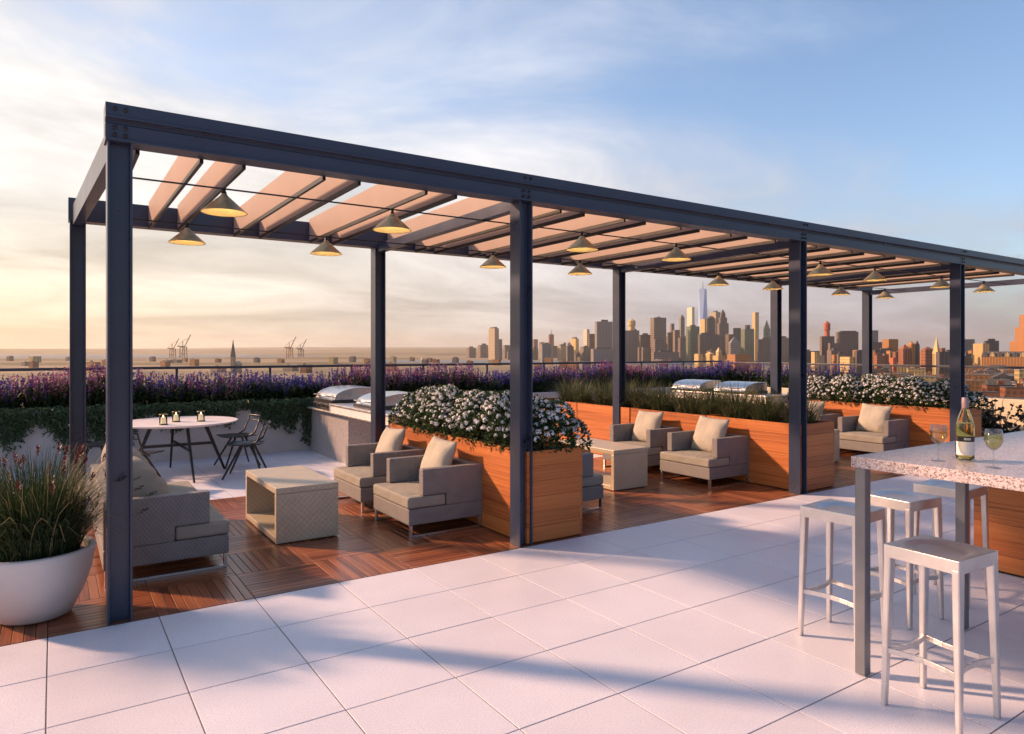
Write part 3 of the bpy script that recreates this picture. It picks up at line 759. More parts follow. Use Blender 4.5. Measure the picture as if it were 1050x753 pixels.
def pillow_mesh(w, h, t, seam=False, seed=0):
    random.seed(seed); n = 22; vs = []; m = MB(); ph = [R(0, 6) for _ in range(6)]
    for s in (1, -1):
        for i in range(n+1):
            for j in range(n+1):
                u = -1+2*i/n; v = -1+2*j/n
                th = ((1-abs(u)**2.6)*(1-abs(v)**2.6))**.55
                pin = 1-.07*(1-(abs(u*v))**.7)*(abs(u)**4+abs(v)**4)*.7
                x = u*w/2*(1-.06*(1-v*v)*abs(u)**3); z = v*h/2*(1-.06*(1-u*u)*abs(v)**3)
                wr = .012*sin(3*u+ph[0]+2*v)*sin(4*v+ph[1])+.006*sin(9*u*v+ph[2])
                y = s*(t/2*th*(1+.25*(-v)*.6))+wr*th
                if seam: y -= s*.03*math.exp(-((v-.02)/.07)**2)*th
                vs.append((x, y, z))
    k = (n+1)**2; fs = []
    for q in (0, 1):
        for i in range(n):
            for j in range(n):
                a = q*k+i*(n+1)+j; f = (a, a+1, a+n+2, a+n+1); fs.append(f if q else f[::-1])
    m.add(vs, fs); return m
def make_pillow(w, h, t, mat, label, seam, seed):
    m = pillow_mesh(w, h, t, seam, seed); o = m.build('throw_pillow', mat, smooth=True)
    bm = bmesh.new(); bm.from_mesh(o.data); bmesh.ops.remove_doubles(bm, verts=bm.verts, dist=.0004); bm.to_mesh(o.data); bm.free()
    return tag(o, label, 'pillow', 'loose back pillows on the lounge seats')
arm0 = make_seat('armchair', .85, .79, 'x', 'armchair', 'woven armchairs along the planters')
sofa0 = make_seat('sofa', 2.06, .87, 'x', 'sofa', 'woven sofas of the seating bays')
sofa0.location = (.3+.435, 5.85+1.03, 0); sofa0['label'] = 'long grey woven sofa behind the first pergola post at the left'
again(sofa0, (4.14+.435, 5.75+1.03, 0), 0, 'grey woven sofa mostly hidden behind the first wooden planter')
again(sofa0, (8.33+.435, 5.9+1.03, 0), 0, 'grey woven sofa hidden behind the middle wooden planter')
chairs = [(2.715+.395, 5.82+.425, 'nearest armchair, in front of the first planter'), (2.715+.395, 7.02+.425, 'woven armchair by the rear post in front of the first planter'),
          (6.83+.37, 5.83+.425, 'woven armchair of the middle bay nearest the paving, against the middle planter'), (6.83+.37, 7.0+.425, 'woven armchair of the middle bay behind the low table, by the rear post'),
          (10.86+.37, 5.83+.425, 'woven armchair of the third bay beside the granite bar corner'), (10.86+.37, 7.0+.425, 'woven armchair of the third bay half hidden behind the grass tuft'),
          (14.0+.4, 5.9+.425, 'grey woven armchair farthest right, seen behind the wine bottle')]
pil0 = make_pillow(.52, .5, .2, M['beige'], 'x', False, 4)
TILT = radians(20)
def put_pillow(o, x, y, z, face, tilt, roll, label, fresh=False):
    c = o if fresh else o.copy()
    if not fresh: COL.objects.link(c)
    c.location = (x, y, z); c['label'] = label
    # local: width x, thickness y, height z; face = heading of the front
    c.rotation_euler = (Matrix.Rotation(face+pi/2, 4, 'Z') @ Matrix.Rotation(tilt*-1, 4, 'X') @ Matrix.Rotation(roll, 4, 'Y')).to_euler()
    return c
PL = ['nearest armchair of the first bay', 'first bay armchair beside the rear post', 'middle bay armchair nearest the paving', 'middle bay armchair behind the low table', 'third bay armchair beside the bar corner', 'third bay armchair half hidden by grass', 'farthest right armchair behind the wine bottle']
for k, (x, y, l) in enumerate(chairs):
    if k == 0: arm0.location = (x, y, 0); arm0.rotation_euler = (0, 0, pi); arm0['label'] = 'grey '+l
    else: again(arm0, (x, y, 0), pi, l)
    put_pillow(pil0, x+.13, y+.02, .6, pi, TILT, (.03, -.05, .04, -.02, .05, .0, .02)[k], 'beige pillow on the '+PL[k], k == 0)
pil1 = make_pillow(.6, .56, .34, M['taupe_cushion'], 'x', True, 8)
for k, (dy, t) in enumerate(((.4, .5), (1.04, .42), (1.7, .46))):
    put_pillow(pil1, .3+.27, 5.85+dy, .635, 0, t, (.05, -.04, .03)[k], ('taupe seamed pillow nearest the post on the left sofa', 'taupe seamed pillow in the middle of the left sofa', 'taupe seamed pillow at the far end of the left sofa')[k], k == 0)
def make_table():
    e = empty('coffee_table', (0, 0, 0), 0, 'x', 'coffee table', 'woven coffee tables of the seating bays')
    w, L, h, t = .57, 1.17, .505, .055
    m = MB(); m.box(-w/2, w/2, -L/2, L/2, h-t, h); m.build('tabletop', M['weave_table'], e, bevel=.006)
    for s in (-1, 1):
        m = MB(); a, b = (L/2-t, L/2) if s > 0 else (-L/2, -L/2+t); m.box(-w/2+.0008, w/2-.0008, a+.0008, b-.0008, .012, h-t-.0006); m.build('side_panel', M['weave_table'], e, bevel=.006)
    m = MB(); m.box(-w/2+.0012, w/2-.0012, -L/2+t+.0008, L/2-t-.0008, .012, .012+t); m.build('bottom_panel', M['weave_table'], e, bevel=.006)
    m = MB(); m.box(-w/2+.03, w/2-.03, -L/2+.03, L/2-.03, .001, .0118); m.build('plinth', M['dark_steel'], e)
    return e
ct = make_table(); ct.location = (1.64+.285, 6.26+.585, 0); ct['label'] = 'open sided woven coffee table of the first bay, before the two nearest armchairs'
again(ct, (5.72+.285, 6.38+.585, 0), 0, 'open sided woven coffee table in the middle bay'); again(ct, (9.63+.285, 6.17+.585, 0), 0, 'woven coffee table of the third bay, edge showing past the middle planter')

# ------------------------------------------------------------------ dining corner
dt = empty('dining_table', (1.47, 10.72, 0), 0, 'round white topped dining table on black splayed legs', 'dining table')
m = MB(); m.lathe([(0, .705), (.7, .705), (.765, .722), (.775, .736), (.77, .74), (0, .74)], 72); m.build('tabletop', M['tabletop'], dt, smooth=False, bevel=0)
for a, ro, ri in ((-1.5, .88, .5), (.1, .62, .34), (1.62, .62, .4), (3.1, .62, .34)):
    m = MB(); m.bar((ro*cos(a), ro*sin(a), 0), (ri*cos(a), ri*sin(a), .704), .022, .032, 0, .036, .052); m.build('leg', M['dark_steel'], dt, bevel=.004)
m = MB()
m.bar((-.47, .03, .4), (.47, .045, .4), .03, .04); m.bar((.035, -.66, .4), (.0, .5, .4), .024, .036); m.build('stretcher', M['dark_steel'], dt, bevel=.004)
def make_chair():
    e = empty('dining_chair', (0, 0, 0), 0, 'x', 'chair', 'black metal chairs around the dining table')
    # faces +x; sling seat, X-crossed legs, open bent back
    m = MB(); vs = []; n = 8
    for i in range(n+1):
        for j in range(n+1):
            u = -1+2*i/n; v = -1+2*j/n; k = 1-.12*(u < 0)*abs(u)
            vs.append((u*.22, v*.225*k, .452-.018*(1-u*u)*(1-v*v)+.012*abs(v)))
    m.add(vs, [(i*(n+1)+j, i*(n+1)+j+1, (i+1)*(n+1)+j+1, (i+1)*(n+1)+j) for i in range(n) for j in range(n)]); m.build('seat', M['dark_steel'], e, smooth=True, solid=.012)
    for s in (-1, 1):
        m = MB(); m.bar((.25, s*.24, 0), (.04, s*.07, .44), .016, .022, 0, .02, .03); m.build('leg', M['dark_steel'], e, bevel=.003)
        m = MB(); m.bar((-.27, s*.23, 0), (-.1, s*.07, .44), .016, .022, 0, .02, .03); m.build('leg', M['dark_steel'], e, bevel=.003)
        m = MB(); m.tube([(-.05, s*.205, .43), (-.19, s*.215, .5), (-.25, s*.21, .64), (-.275, s*.2, .735)], [.012, .014, .011, .009], 8); m.build('back_post', M['dark_steel'], e, smooth=True)
    m = MB(); pts = [Vector((-.275-.05*(1-(t/5-1)**2), .205*(1-t/5.), .735)) for t in range(11)]
    m.tube([p+Vector((0, 0, 0)) for p in pts], .012, 8); m.tube([p+Vector((.01, 0, -.07)) for p in pts], .007, 6); m.build('backrest', M['dark_steel'], e, smooth=True)
    m = MB(); m.tube([(-.1, .07, .435), (.04, .07, .435), (.04, -.07, .435), (-.1, -.07, .435), (-.1, .07, .435)], .011, 6); m.build('seat_frame', M['dark_steel'], e)
    return e
dc = make_chair(); dc.location = (2.2, 9.98, 0); dc.rotation_euler = (0, 0, radians(157)); dc['label'] = 'black metal chair at the right of the dining table, nearest the coffee table'
again(dc, (2.3, 11.0, 0), radians(188), 'black metal chair tucked in behind the right side of the dining table')
again(dc, (.86, 9.75, 0), radians(50), 'black metal chair at the near left of the dining table, behind the sofa')
again(dc, (.5, 10.95, 0), radians(-8), 'black metal chair at the far left of the dining table, behind the post')
def make_lantern():
    e = empty('candle_lantern', (0, 0, 0), 0, 'x', 'candle lantern', 'candle lanterns on the dining table')
    m = MB(); m.lathe([(.0, .0), (.066, .0), (.068, .01), (.064, .016), (0, .016)], 28); m.build('base', M['dark_steel'], e)
    m = MB(); m.lathe([(.058, .016), (.058, .165), (.055, .165), (.055, .02)], 28); m.build('glass_cylinder', M['pane'], e, smooth=True)
    m = MB(); m.lathe([(.059, .16), (.061, .163), (.059, .17), (.0545, .168)], 28); m.build('rim', M['brass'], e)
    m = MB(); m.lathe([(0, .017), (.036, .017), (.036, .115), (.03, .12), (0, .117)], 24); m.build('candle', M['wax'], e)
    m = MB(); m.lathe([(0, .12), (.006, .128), (.0075, .138), (0, .158)], 10); m.build('flame', M['flame'], e)
    return e
cl = make_lantern(); cl.scale = (.85, .85, .85); cl.location = (1.22, 10.28, .7405); cl['label'] = 'glass candle lantern at the front left of the dining table'
again(cl, (1.42, 10.62, .7405), 0, 'middle one of three candle lanterns, farthest back on the dining table'); again(cl, (1.72, 10.5, .7405), 0, 'candle lantern standing apart on the right of the dining table')

# ------------------------------------------------------------------ barbecue islands
def make_island(label):
    e = empty('barbecue_island', (3.62, 8.35, 0), 0, label, 'barbecue counter', 'outdoor kitchen counters')
    m = MB(); m.box(.1, .85, 1.76, 3.63, 0, .742); m.build('base', M['aggregate'], e, bevel=.004)
    m = MB(); m.box(.1, .85, .25, .4, 0, .742); m.build('base', M['aggregate'], e, bevel=.004)
    m = MB(); m.box(0, .87, 0, 2.35, .865, .895); m.box(0, .87, 0, 3.63, .745, .768); m.box(0, .03, 2.32, 2.35, .77, .863); m.box(0, .03, 0, .03, .77, .863); m.build('counter_frame', M['alu'], e, bevel=.003)
    m = MB(); m.box(.012, .86, .031, 2.319, .7695, .8635); m.build('fascia', M['tabletop'], e)
    return e
isl = make_island('stone outdoor kitchen counter holding two steel grills behind the first armchairs')
again(isl, (10.92, 8.0, 0), 0, 'outdoor kitchen counter seen over the grasses of the middle planter')
def make_grill(w, label, low=-.1):
    e = empty('gas_grill', (0, 0, 0), 0, label, 'gas grill', 'steel gas grills on the kitchen counters')
    D = .68; z0 = .02
    m = MB(); m.box(-.03, D, 0, w, low, z0+.04); m.build('firebox', M['black_panel'], e, bevel=.004)
    if low < 0: m = MB(); m.box(-.045, -.032, .02, w-.02, -.085, -.005); m.build('control_panel', M['bright_steel'], e, bevel=.003)
    prof = [(0, z0+.041)]
    for i in range(13):
        t = i/12*pi/2; prof.append((.42*(1-cos(t))*1.05+.02, z0+.07+.16*sin(t)))
    prof += [(D, z0+.225), (D, z0+.041)]
    m = MB(); n = len(prof)
    m.prism(prof, 'y', .02, w-.02); m.build('hood', M['bright_steel'], e, bevel=.004)
    m = MB(); m.tube([(-.05, .1, z0+.1), (-.05, w-.1, z0+.1)], .013, 10)
    for y in (.13, w-.13): m.tube([(-.05, y, z0+.1), (.03, y, z0+.105)], .008, 8)
    m.build('handle', M['chrome'], e, smooth=True)
    for k in range(4 if low < 0 else 0):
        y = w*(k+.7)/4.4; m = MB(); m.lathe([(.026, 0), (.026, .02), (.02, .028), (0, .028)], 16)
        m.v = [(-.046-c, y+b, -.045+a) for a, b, c in m.v]; m.build('knob', M['black_panel'], e)
    return e
gr = make_grill(.95, 'large stainless grill with a curved hood at the back wall end of the kitchen counter'); gr.location = (3.72, 10.75, .88)
gr2 = make_grill(.78, 'second stainless grill half hidden behind the rear post', 0.); gr2.location = (3.74, 9.1, .896); gr2.scale = (1, 1, .88)
again(gr2, (11.0, 9.68, .896), 0, 'left of the two grills seen over the middle planter grasses'); again(gr2, (11.0, 8.55, .896), 0, 'right of the two grills seen over the middle planter grasses')

# ------------------------------------------------------------------ bar, stools, wine
bar = empty('bar_counter', (3.55, .95, 0), 0, 'speckled granite bar counter on steel legs with an orange wood cabinet', 'bar counter')
m = MB(); m.box(0, 5.2, 0, 1.135, 1.103, 1.161); m.build('granite_top', M['granite'], bar, bevel=.003)
for x in (.045, 1.16):
    for y in (1.095, .04):
        m = MB(); m.box(x-.028, x+.028, y-.028, y+.028, .004, 1.102); m.build('leg', M['bar_steel'], bar, bevel=.004)
m = MB(); k = 0
for k in range(8):
    z0 = .02+k*.122
    sh = R(.2, .8); m.box(2.56, 2.58, -.3, 1.62, z0, z0+.1205, 0, sh); m.box(2.581, 5.2, 1.6, 1.62, z0, z0+.1205, 0, sh)
m.build('cabinet_cladding', M['cedar'], bar, shade=True, bevel=.0015, seg=1)
m = MB(); m.box(2.582, 5.2, -.3, 1.598, .0, 1.0); m.box(2.62, 5.1, .1, 1.05, 1.001, 1.1025); m.build('cabinet', M['dark_steel'], bar)
def make_stool():
    e = empty('bar_stool', (0, 0, 0), 0, 'x', 'bar stool', 'brushed metal stools at the bar')
    H = .785; a = .165; n = 16; vs = []; m = MB()
    for i in range(n+1):
        for j in range(n+1):
            u = -1+2*i/n; v = -1+2*j/n
            r = sqrt((u*1.15)**2+(v*1.15)**2); dish = max(0, 1-r**2)
            vs.append((u*a, v*a, H-.016*min(1, dish*2.2)*(1-.15*u)))
    m.add(vs, [(i*(n+1)+j, i*(n+1)+j+1, (i+1)*(n+1)+j+1, (i+1)*(n+1)+j)[::-1] for i in range(n) for j in range(n)])
    k = len(m.v); m.box(-a, a, -a, a, H-.024, H-.0225); m.build('seat', M['alu'], e, smooth=False)
    m = MB(); t = .012; zt, zb = H-.0005, H-.062
    m.box(-a, a, -a-.008, -a-.0002, zb, zt+.001); m.box(-a, a, a+.0002, a+.008, zb, zt+.001); m.box(-a-.008, -a-.0002, -a-.008, a+.008, zb, zt+.001); m.box(a+.0002, a+.008, -a-.008, a+.008, zb, zt+.001)
    m.build('apron', M['alu'], e, bevel=.003, seg=2)
    for sx in (-1, 1):
        for sy in (-1, 1):
            m = MB(); w1, w0 = .05, .03; x1 = sx*(a+.0085); y1 = sy*(a+.0085); x0 = sx*(a+.018); y0 = sy*(a+.018)
            top = [(x1, y1), (x1-sx*w1, y1), (x1-sx*w1, y1-sy*w1*.7), (x1, y1-sy*w1*.7)]; bt = [(x0, y0), (x0-sx*w0, y0), (x0-sx*w0, y0-sy*w0*.8), (x0, y0-sy*w0*.8)]
            m.hexa([(x, y, 0.003) for x, y in bt], [(x, y, zb+.022) for x, y in top]); m.build('leg', M['alu'], e, bevel=.006)
    m = MB(); q = a-.004; z = .27
    for k in range(4):
        c = cos(k*pi/2); s = sin(k*pi/2); pts = []
        for i in range(7):
            v = -1+i/3; x = q+.002-.03*(1-v*v); y = v*q; pts.append(Vector((x*c-y*s, x*s+y*c, z)))
        for i in range(6): m.bar(pts[i], pts[i+1], .014, .026)
    m.build('footrest', M['alu'], e, bevel=.002)
    return e
st = make_stool(); st.location = (3.53, 1.63, 0); st.rotation_euler = (0, 0, radians(-3)); st['label'] = 'nearest bar stool, grey seat in front of the bar corner'
again(st, (3.955, 2.375, 0), radians(4), 'pale bar stool left of the bar leg, farthest left')
again(st, (4.6, 2.37, 0), radians(-5), 'pale bar stool right behind the bar leg, between two others')
again(st, (5.26, 2.36, 0), radians(3), 'pale bar stool tucked against the orange bar cabinet, farthest right')

def make_wine_glass():
    e = empty('wine_glass', (0, 0, 0), 0, 'x', 'wine glass', 'glasses of white wine on the bar')
    out = [(.034, .0), (.034, .0015), (.012, .005), (.0045, .012), (.0036, .05), (.004, .078), (.012, .086), (.03, .104), (.0395, .13), (.039, .155), (.034, .185)]
    inn = [(.033, .185), (.038, .155), (.0385, .13), (.029, .105), (.011, .088), (0, .0855)]
    m = MB(); m.lathe([(0, 0)]+out+inn, 40); m.build('goblet', M['goblet'], e, smooth=True)
    m = MB(); m.lathe([(0, .0862), (.0108, .0886), (.0286, .1055), (.0381, .13), (.0376, .155), (.0366, .162), (0, .162)], 40); m.build('wine', M['glass_wine'], e, smooth=True)
    return e
wg = make_wine_glass(); wg.location = (3.765, 1.745, 1.1615); wg['label'] = 'glass of white wine left of the bottle'
again(wg, (3.765, 1.497, 1.1615), 0, 'glass of white wine right of the bottle, nearer the bar edge')
bt = empty('wine_bottle', (3.9, 1.68, 1.1615), 0, 'green white wine bottle with a black and white label on the bar', 'wine bottle')
prof = [(0, .004), (.03, .0), (.04, .004), (.0415, .02), (.0415, .165), (.039, .19), (.03, .225), (.02, .252), (.0155, .27), (.0145, .31)]
m = MB(); m.lathe(prof+[(.012, .31), (.013, .27), (.018, .25), (.028, .223), (.0365, .19), (.039, .165), (.039, .02), (.03, .008), (0, .01)], 44); m.build('bottle', M['green_glass'], bt, smooth=True)
m = MB(); m.lathe([(0, .011), (.03, .0085), (.0386, .0205), (.0386, .165), (.0362, .189), (.0358, .193), (0, .193)], 40); m.build('wine', M['wine'], bt, smooth=True)
m = MB(); m.lathe([(.0152, .262), (.0158, .268), (.0155, .318), (.014, .322), (0, .322)], 24); m.build('foil', M['foil'], bt, smooth=True)
def arc(mb, r, z0, z1, a0, a1, n=20, mi=0):
    vs = []
    for i in range(n+1):
        a = a0+(a1-a0)*i/n; vs += [(r*cos(a), r*sin(a), z0), (r*cos(a), r*sin(a), z1)]
    mb.add(vs, [(2*i, 2*i+2, 2*i+3, 2*i+1) for i in range(n)], mi)
va = atan2(-1.68, -3.9)
m = MB(); arc(m, .0419, .03, .098, va-1.1, va+1.35); m.build('label', M['paper'], bt)
lb = MB(); arc(lb, .0420, .099, .126, va-1.1, va+1.35); lbo = lb.build('neck_band', M['ink'], bt)
mk = MB()
for k, (a, w, h) in enumerate(((-.1, .05, .010), (.04, .06, .012), (.18, .05, .009), (.3, .05, .012), (.43, .05, .011), (.55, .05, .011))): arc(mk, .0423, .1125-h/2, .1125+h/2, va+a, va+a+w*1.5, 3)
mk.build('lettering', M['paper'], lbo)

# dark leaved plant in front of the cream wall at the right
def dark_plant(seed, loc, label):
    random.seed(seed)
    e = empty('dark_leaved_shrub', loc, 0, label, 'shrub', 'dark leaved pot shrubs at the right edge')
    mb = MB(); st = MB()
    for k in range(26):
        a = R(0, 2*pi); r = R(.05, .42); tip = Vector((r*cos(a), r*sin(a), R(.45, .98))); st.tube([(.06*cos(a), .06*sin(a), .2), tip*.6+Vector((0, 0, .1)), tip], [.008, .006, .003], 5)
        for _ in range(8):
            t = R(.4, 1.); p = Vector((.06*cos(a), .06*sin(a), .2))*(1-t)+tip*t; d = Vector((R(-1, 1), R(-1, 1), R(-.9, .5))).normalized(); s = d.cross(rnd_dir(-1)).normalized()
            mb.leafq(p, d, s, R(.08, .15), R(.025, .04), 0)
    st.build('stems', M['leaf_black'], e, smooth=True); mb.build('leaves', M['leaf_black'], e, fix=False)
    m = MB(); m.lathe([(0, .003), (.2, .003), (.26, .3), (.24, .3), (.22, .25), (0, .25)], 32); m.build('pot', M['black_panel'], e, smooth=True)
dark_plant(77, (14.62, 5.05, 0), 'dark leaved pot shrub before the cream wall, right one')
dark_plant(78, (13.0, 5.12, 0), 'dark leaved pot shrub beside the rightmost planter, left one')

# ------------------------------------------------------------------ the city and harbour
GZ = -38.
m = MB(); m.box(-20000, 30000, -20000, 30000, GZ-1, GZ); tag(m.build('city_ground', simple('city_ground_mix', (.24, .18, .1), .95, 0., .4, .01)), kind='structure')
m = MB(); m.box(-8, 15.9, -8.4, 13, GZ, -.51); tag(m.build('host_building', CM['brick']), 'brick apartment building carrying the roof terrace', 'building')
def sheet(pts, z, name, mat):
    m = MB(); n = len(pts); m.add([(x, y, z) for x, y in pts], [tuple(range(n))]); o = m.build(name, mat); tag(o, kind='structure'); return o
def mk_water():
    mm, nt, b = new_mat('harbour_water'); b.inputs['Base Color'].default_value = (.06, .065, .07, 1); b.inputs['Roughness'].default_value = .42
    bump(nt, b, noise(nt, coords(nt), .05, 4), .04, .5); return mm
def P(px, D): v = far(px, D); return (v.x, v.y)
wm = mk_water()
sheet([P(-900, 3000), P(-300, 3400), P(140, 3700), P(225, 4200), P(330, 5200), P(330, 8900), P(-300, 8900), P(-900, 8900)], GZ+.4, 'harbour_water', wm)
sheet([P(380, 2400), P(560, 2300), P(800, 1900), P(800, 2300), P(560, 2900), P(380, 3200)], GZ+.6, 'river_water', wm)
def ridge(px0, px1, D, h0, h1, name, col, seed, dep=1.):
    random.seed(seed); m = MB(); n = 90; vs = []
    ph = [R(0, 6) for _ in range(5)]
    for i in range(n+1):
        t = i/n; px = px0+(px1-px0)*t
        h = h0+(h1-h0)*(.5+.25*sin(7*t+ph[0])+.16*sin(17*t+ph[1])+.09*sin(41*t+ph[2]))
        h *= min(1, 8*t, 8*(1-t))
        for d, k in ((0, 0), (500, .6), (1300, 1), (2600, .9), (4200, 0)):
            p = far(px, D+d*dep); vs.append((p.x, p.y, GZ+.2+h*k))
    fs = [(i*5+j, (i+1)*5+j, (i+1)*5+j+1, i*5+j+1) for i in range(n) for j in range(4)]
    m.add(vs, fs); tag(m.build(name, simple(name+'_woods', col, .95, 0., .3, .004), smooth=True), kind='structure')
ridge(-900, 760, 9000, 60, 92, 'far_hills', (.2, .16, .07), 2)
ridge(-900, 700, 15000, 90, 150, 'far_hills', (.18, .15, .09), 4)
ridge(250, 900, 6500, 15, 38, 'wooded_shore', (.17, .13, .055), 6, .4)
ridge(-700, 150, 2900, 2, 9, 'wooded_shore', (.16, .12, .04), 8, .12); ridge(-700, 470, 2000, 1, 7, 'wooded_shore', (.12, .1, .035), 18, .1)
ridge(130, 440, 3500, 3, 12, 'wooded_shore', (.16, .12, .045), 9, .12)

def tower(name, x0, x1, ytop, D, col, lit=.22, label='', cat='skyscraper', steps=(), cap=None, group='skyline towers', dome=0, spire=0, taper=None):
    """a far tower: photo columns x0..x1, top at photo row ytop, D metres away; lit = share of its width that is the left (sunny) face"""
    th = -radians(26); w = (x1-x0)*D/710.; zt = zat(ytop, D)-GZ
    d = max(6., lit*w/sin(-th)); ww = max(4., (1-lit)*w/cos(th))
    c = far((x0+x1)/2., D)
    view = atan2(c.y, c.x)                       # heading away from the camera
    e = empty(name, (c.x, c.y, GZ), view-pi/2-th*1., label, cat, group)
    m = MB()
    if taper:      # square base turning into an octagon that narrows upward
        b = ww/2; vs = [(-b, -b, 0), (b, -b, 0), (b, b, 0), (-b, b, 0)]; z1 = zt*.1
        m.box(-b, b, -b, b, 0, z1); t = b*.98
        top = [(0, -t, zt), (t, 0, zt), (0, t, zt), (-t, 0, zt)]; bs = [(-b, -b, z1), (b, -b, z1), (b, b, z1), (-b, b, z1)]
        fs = []
        for i in range(4): fs += [(i, (i+1) % 4, 4+i), (4+i, (i+1) % 4, 4+(i+1) % 4)]
        m.add(bs+top, fs+[(7, 6, 5, 4)])
    else:
        levels = [(1., 0, 1.)] if not steps else steps
        for (s, a, b) in levels: m.box(-ww/2*s, ww/2*s, -d/2*s, d/2*s, zt*a, zt*b)
    m.build('shaft', (CMF if D > 1900 else CM)[col], e)
    if not (cap or dome or spire or taper) and w > 40 and group == 'towers of the skyline': cap = (.45, random.choice((-.15, .1, 0)), 1.6, 'dark')
    if cap:
        f, cf, h, cc = cap; m = MB(); m.box(-ww/2*f+ww*cf, ww/2*f+ww*cf, -d/2*f, d/2*f, zt, zt+h*D/710.); m.build('roof_cap', CM[cc], e)
    if dome:
        m = MB(); r = min(ww, d)*.5*dome if d > ww*.6 else ww*.5*dome
        pr_ = [(r*cos(i*pi/12), r*.62*sin(i*pi/12)) for i in range(7)]; m.lathe(pr_, 20, (0, 0, zt)); m.build('dome', CM[col], e)
    if spire:
        h = spire*D/710.; m = MB(); s = steps[-1][0] if steps else 1.; b = min(ww, d)*.5*s; bx = ww*.5*s; by = d*.5*s
        m.add([(-bx, -by, zt), (bx, -by, zt), (bx, by, zt), (-bx, by, zt), (0, 0, zt+h)], [(0, 1, 4), (1, 2, 4), (2, 3, 4), (3, 0, 4), (3, 2, 1, 0)]); m.build('spire', CM['goldspire' if col == 'gold' else col], e)
    return e, ww, d, zt
def antenna(t, h, D, r=1.6, col='craneg'):
    e, ww, d, zt = t; m = MB(); m.tube([(0, 0, zt), (0, 0, zt+h*D/710.)], [r, r*.3], 6); m.build('antenna', CM[col], e)
def water_tank(t, h, D, col='red', w=.5):
    e, ww, d, zt = t; m = MB(); H = h*D/710.; r = ww*w/2
    m.lathe([(r, 0), (r*.9, H*.35), (r*1.15, H*.4), (r*1.15, H*.8), (0, H)], 14, (0, 0, zt)); m.build('rooftop_tank', CM[col], e)
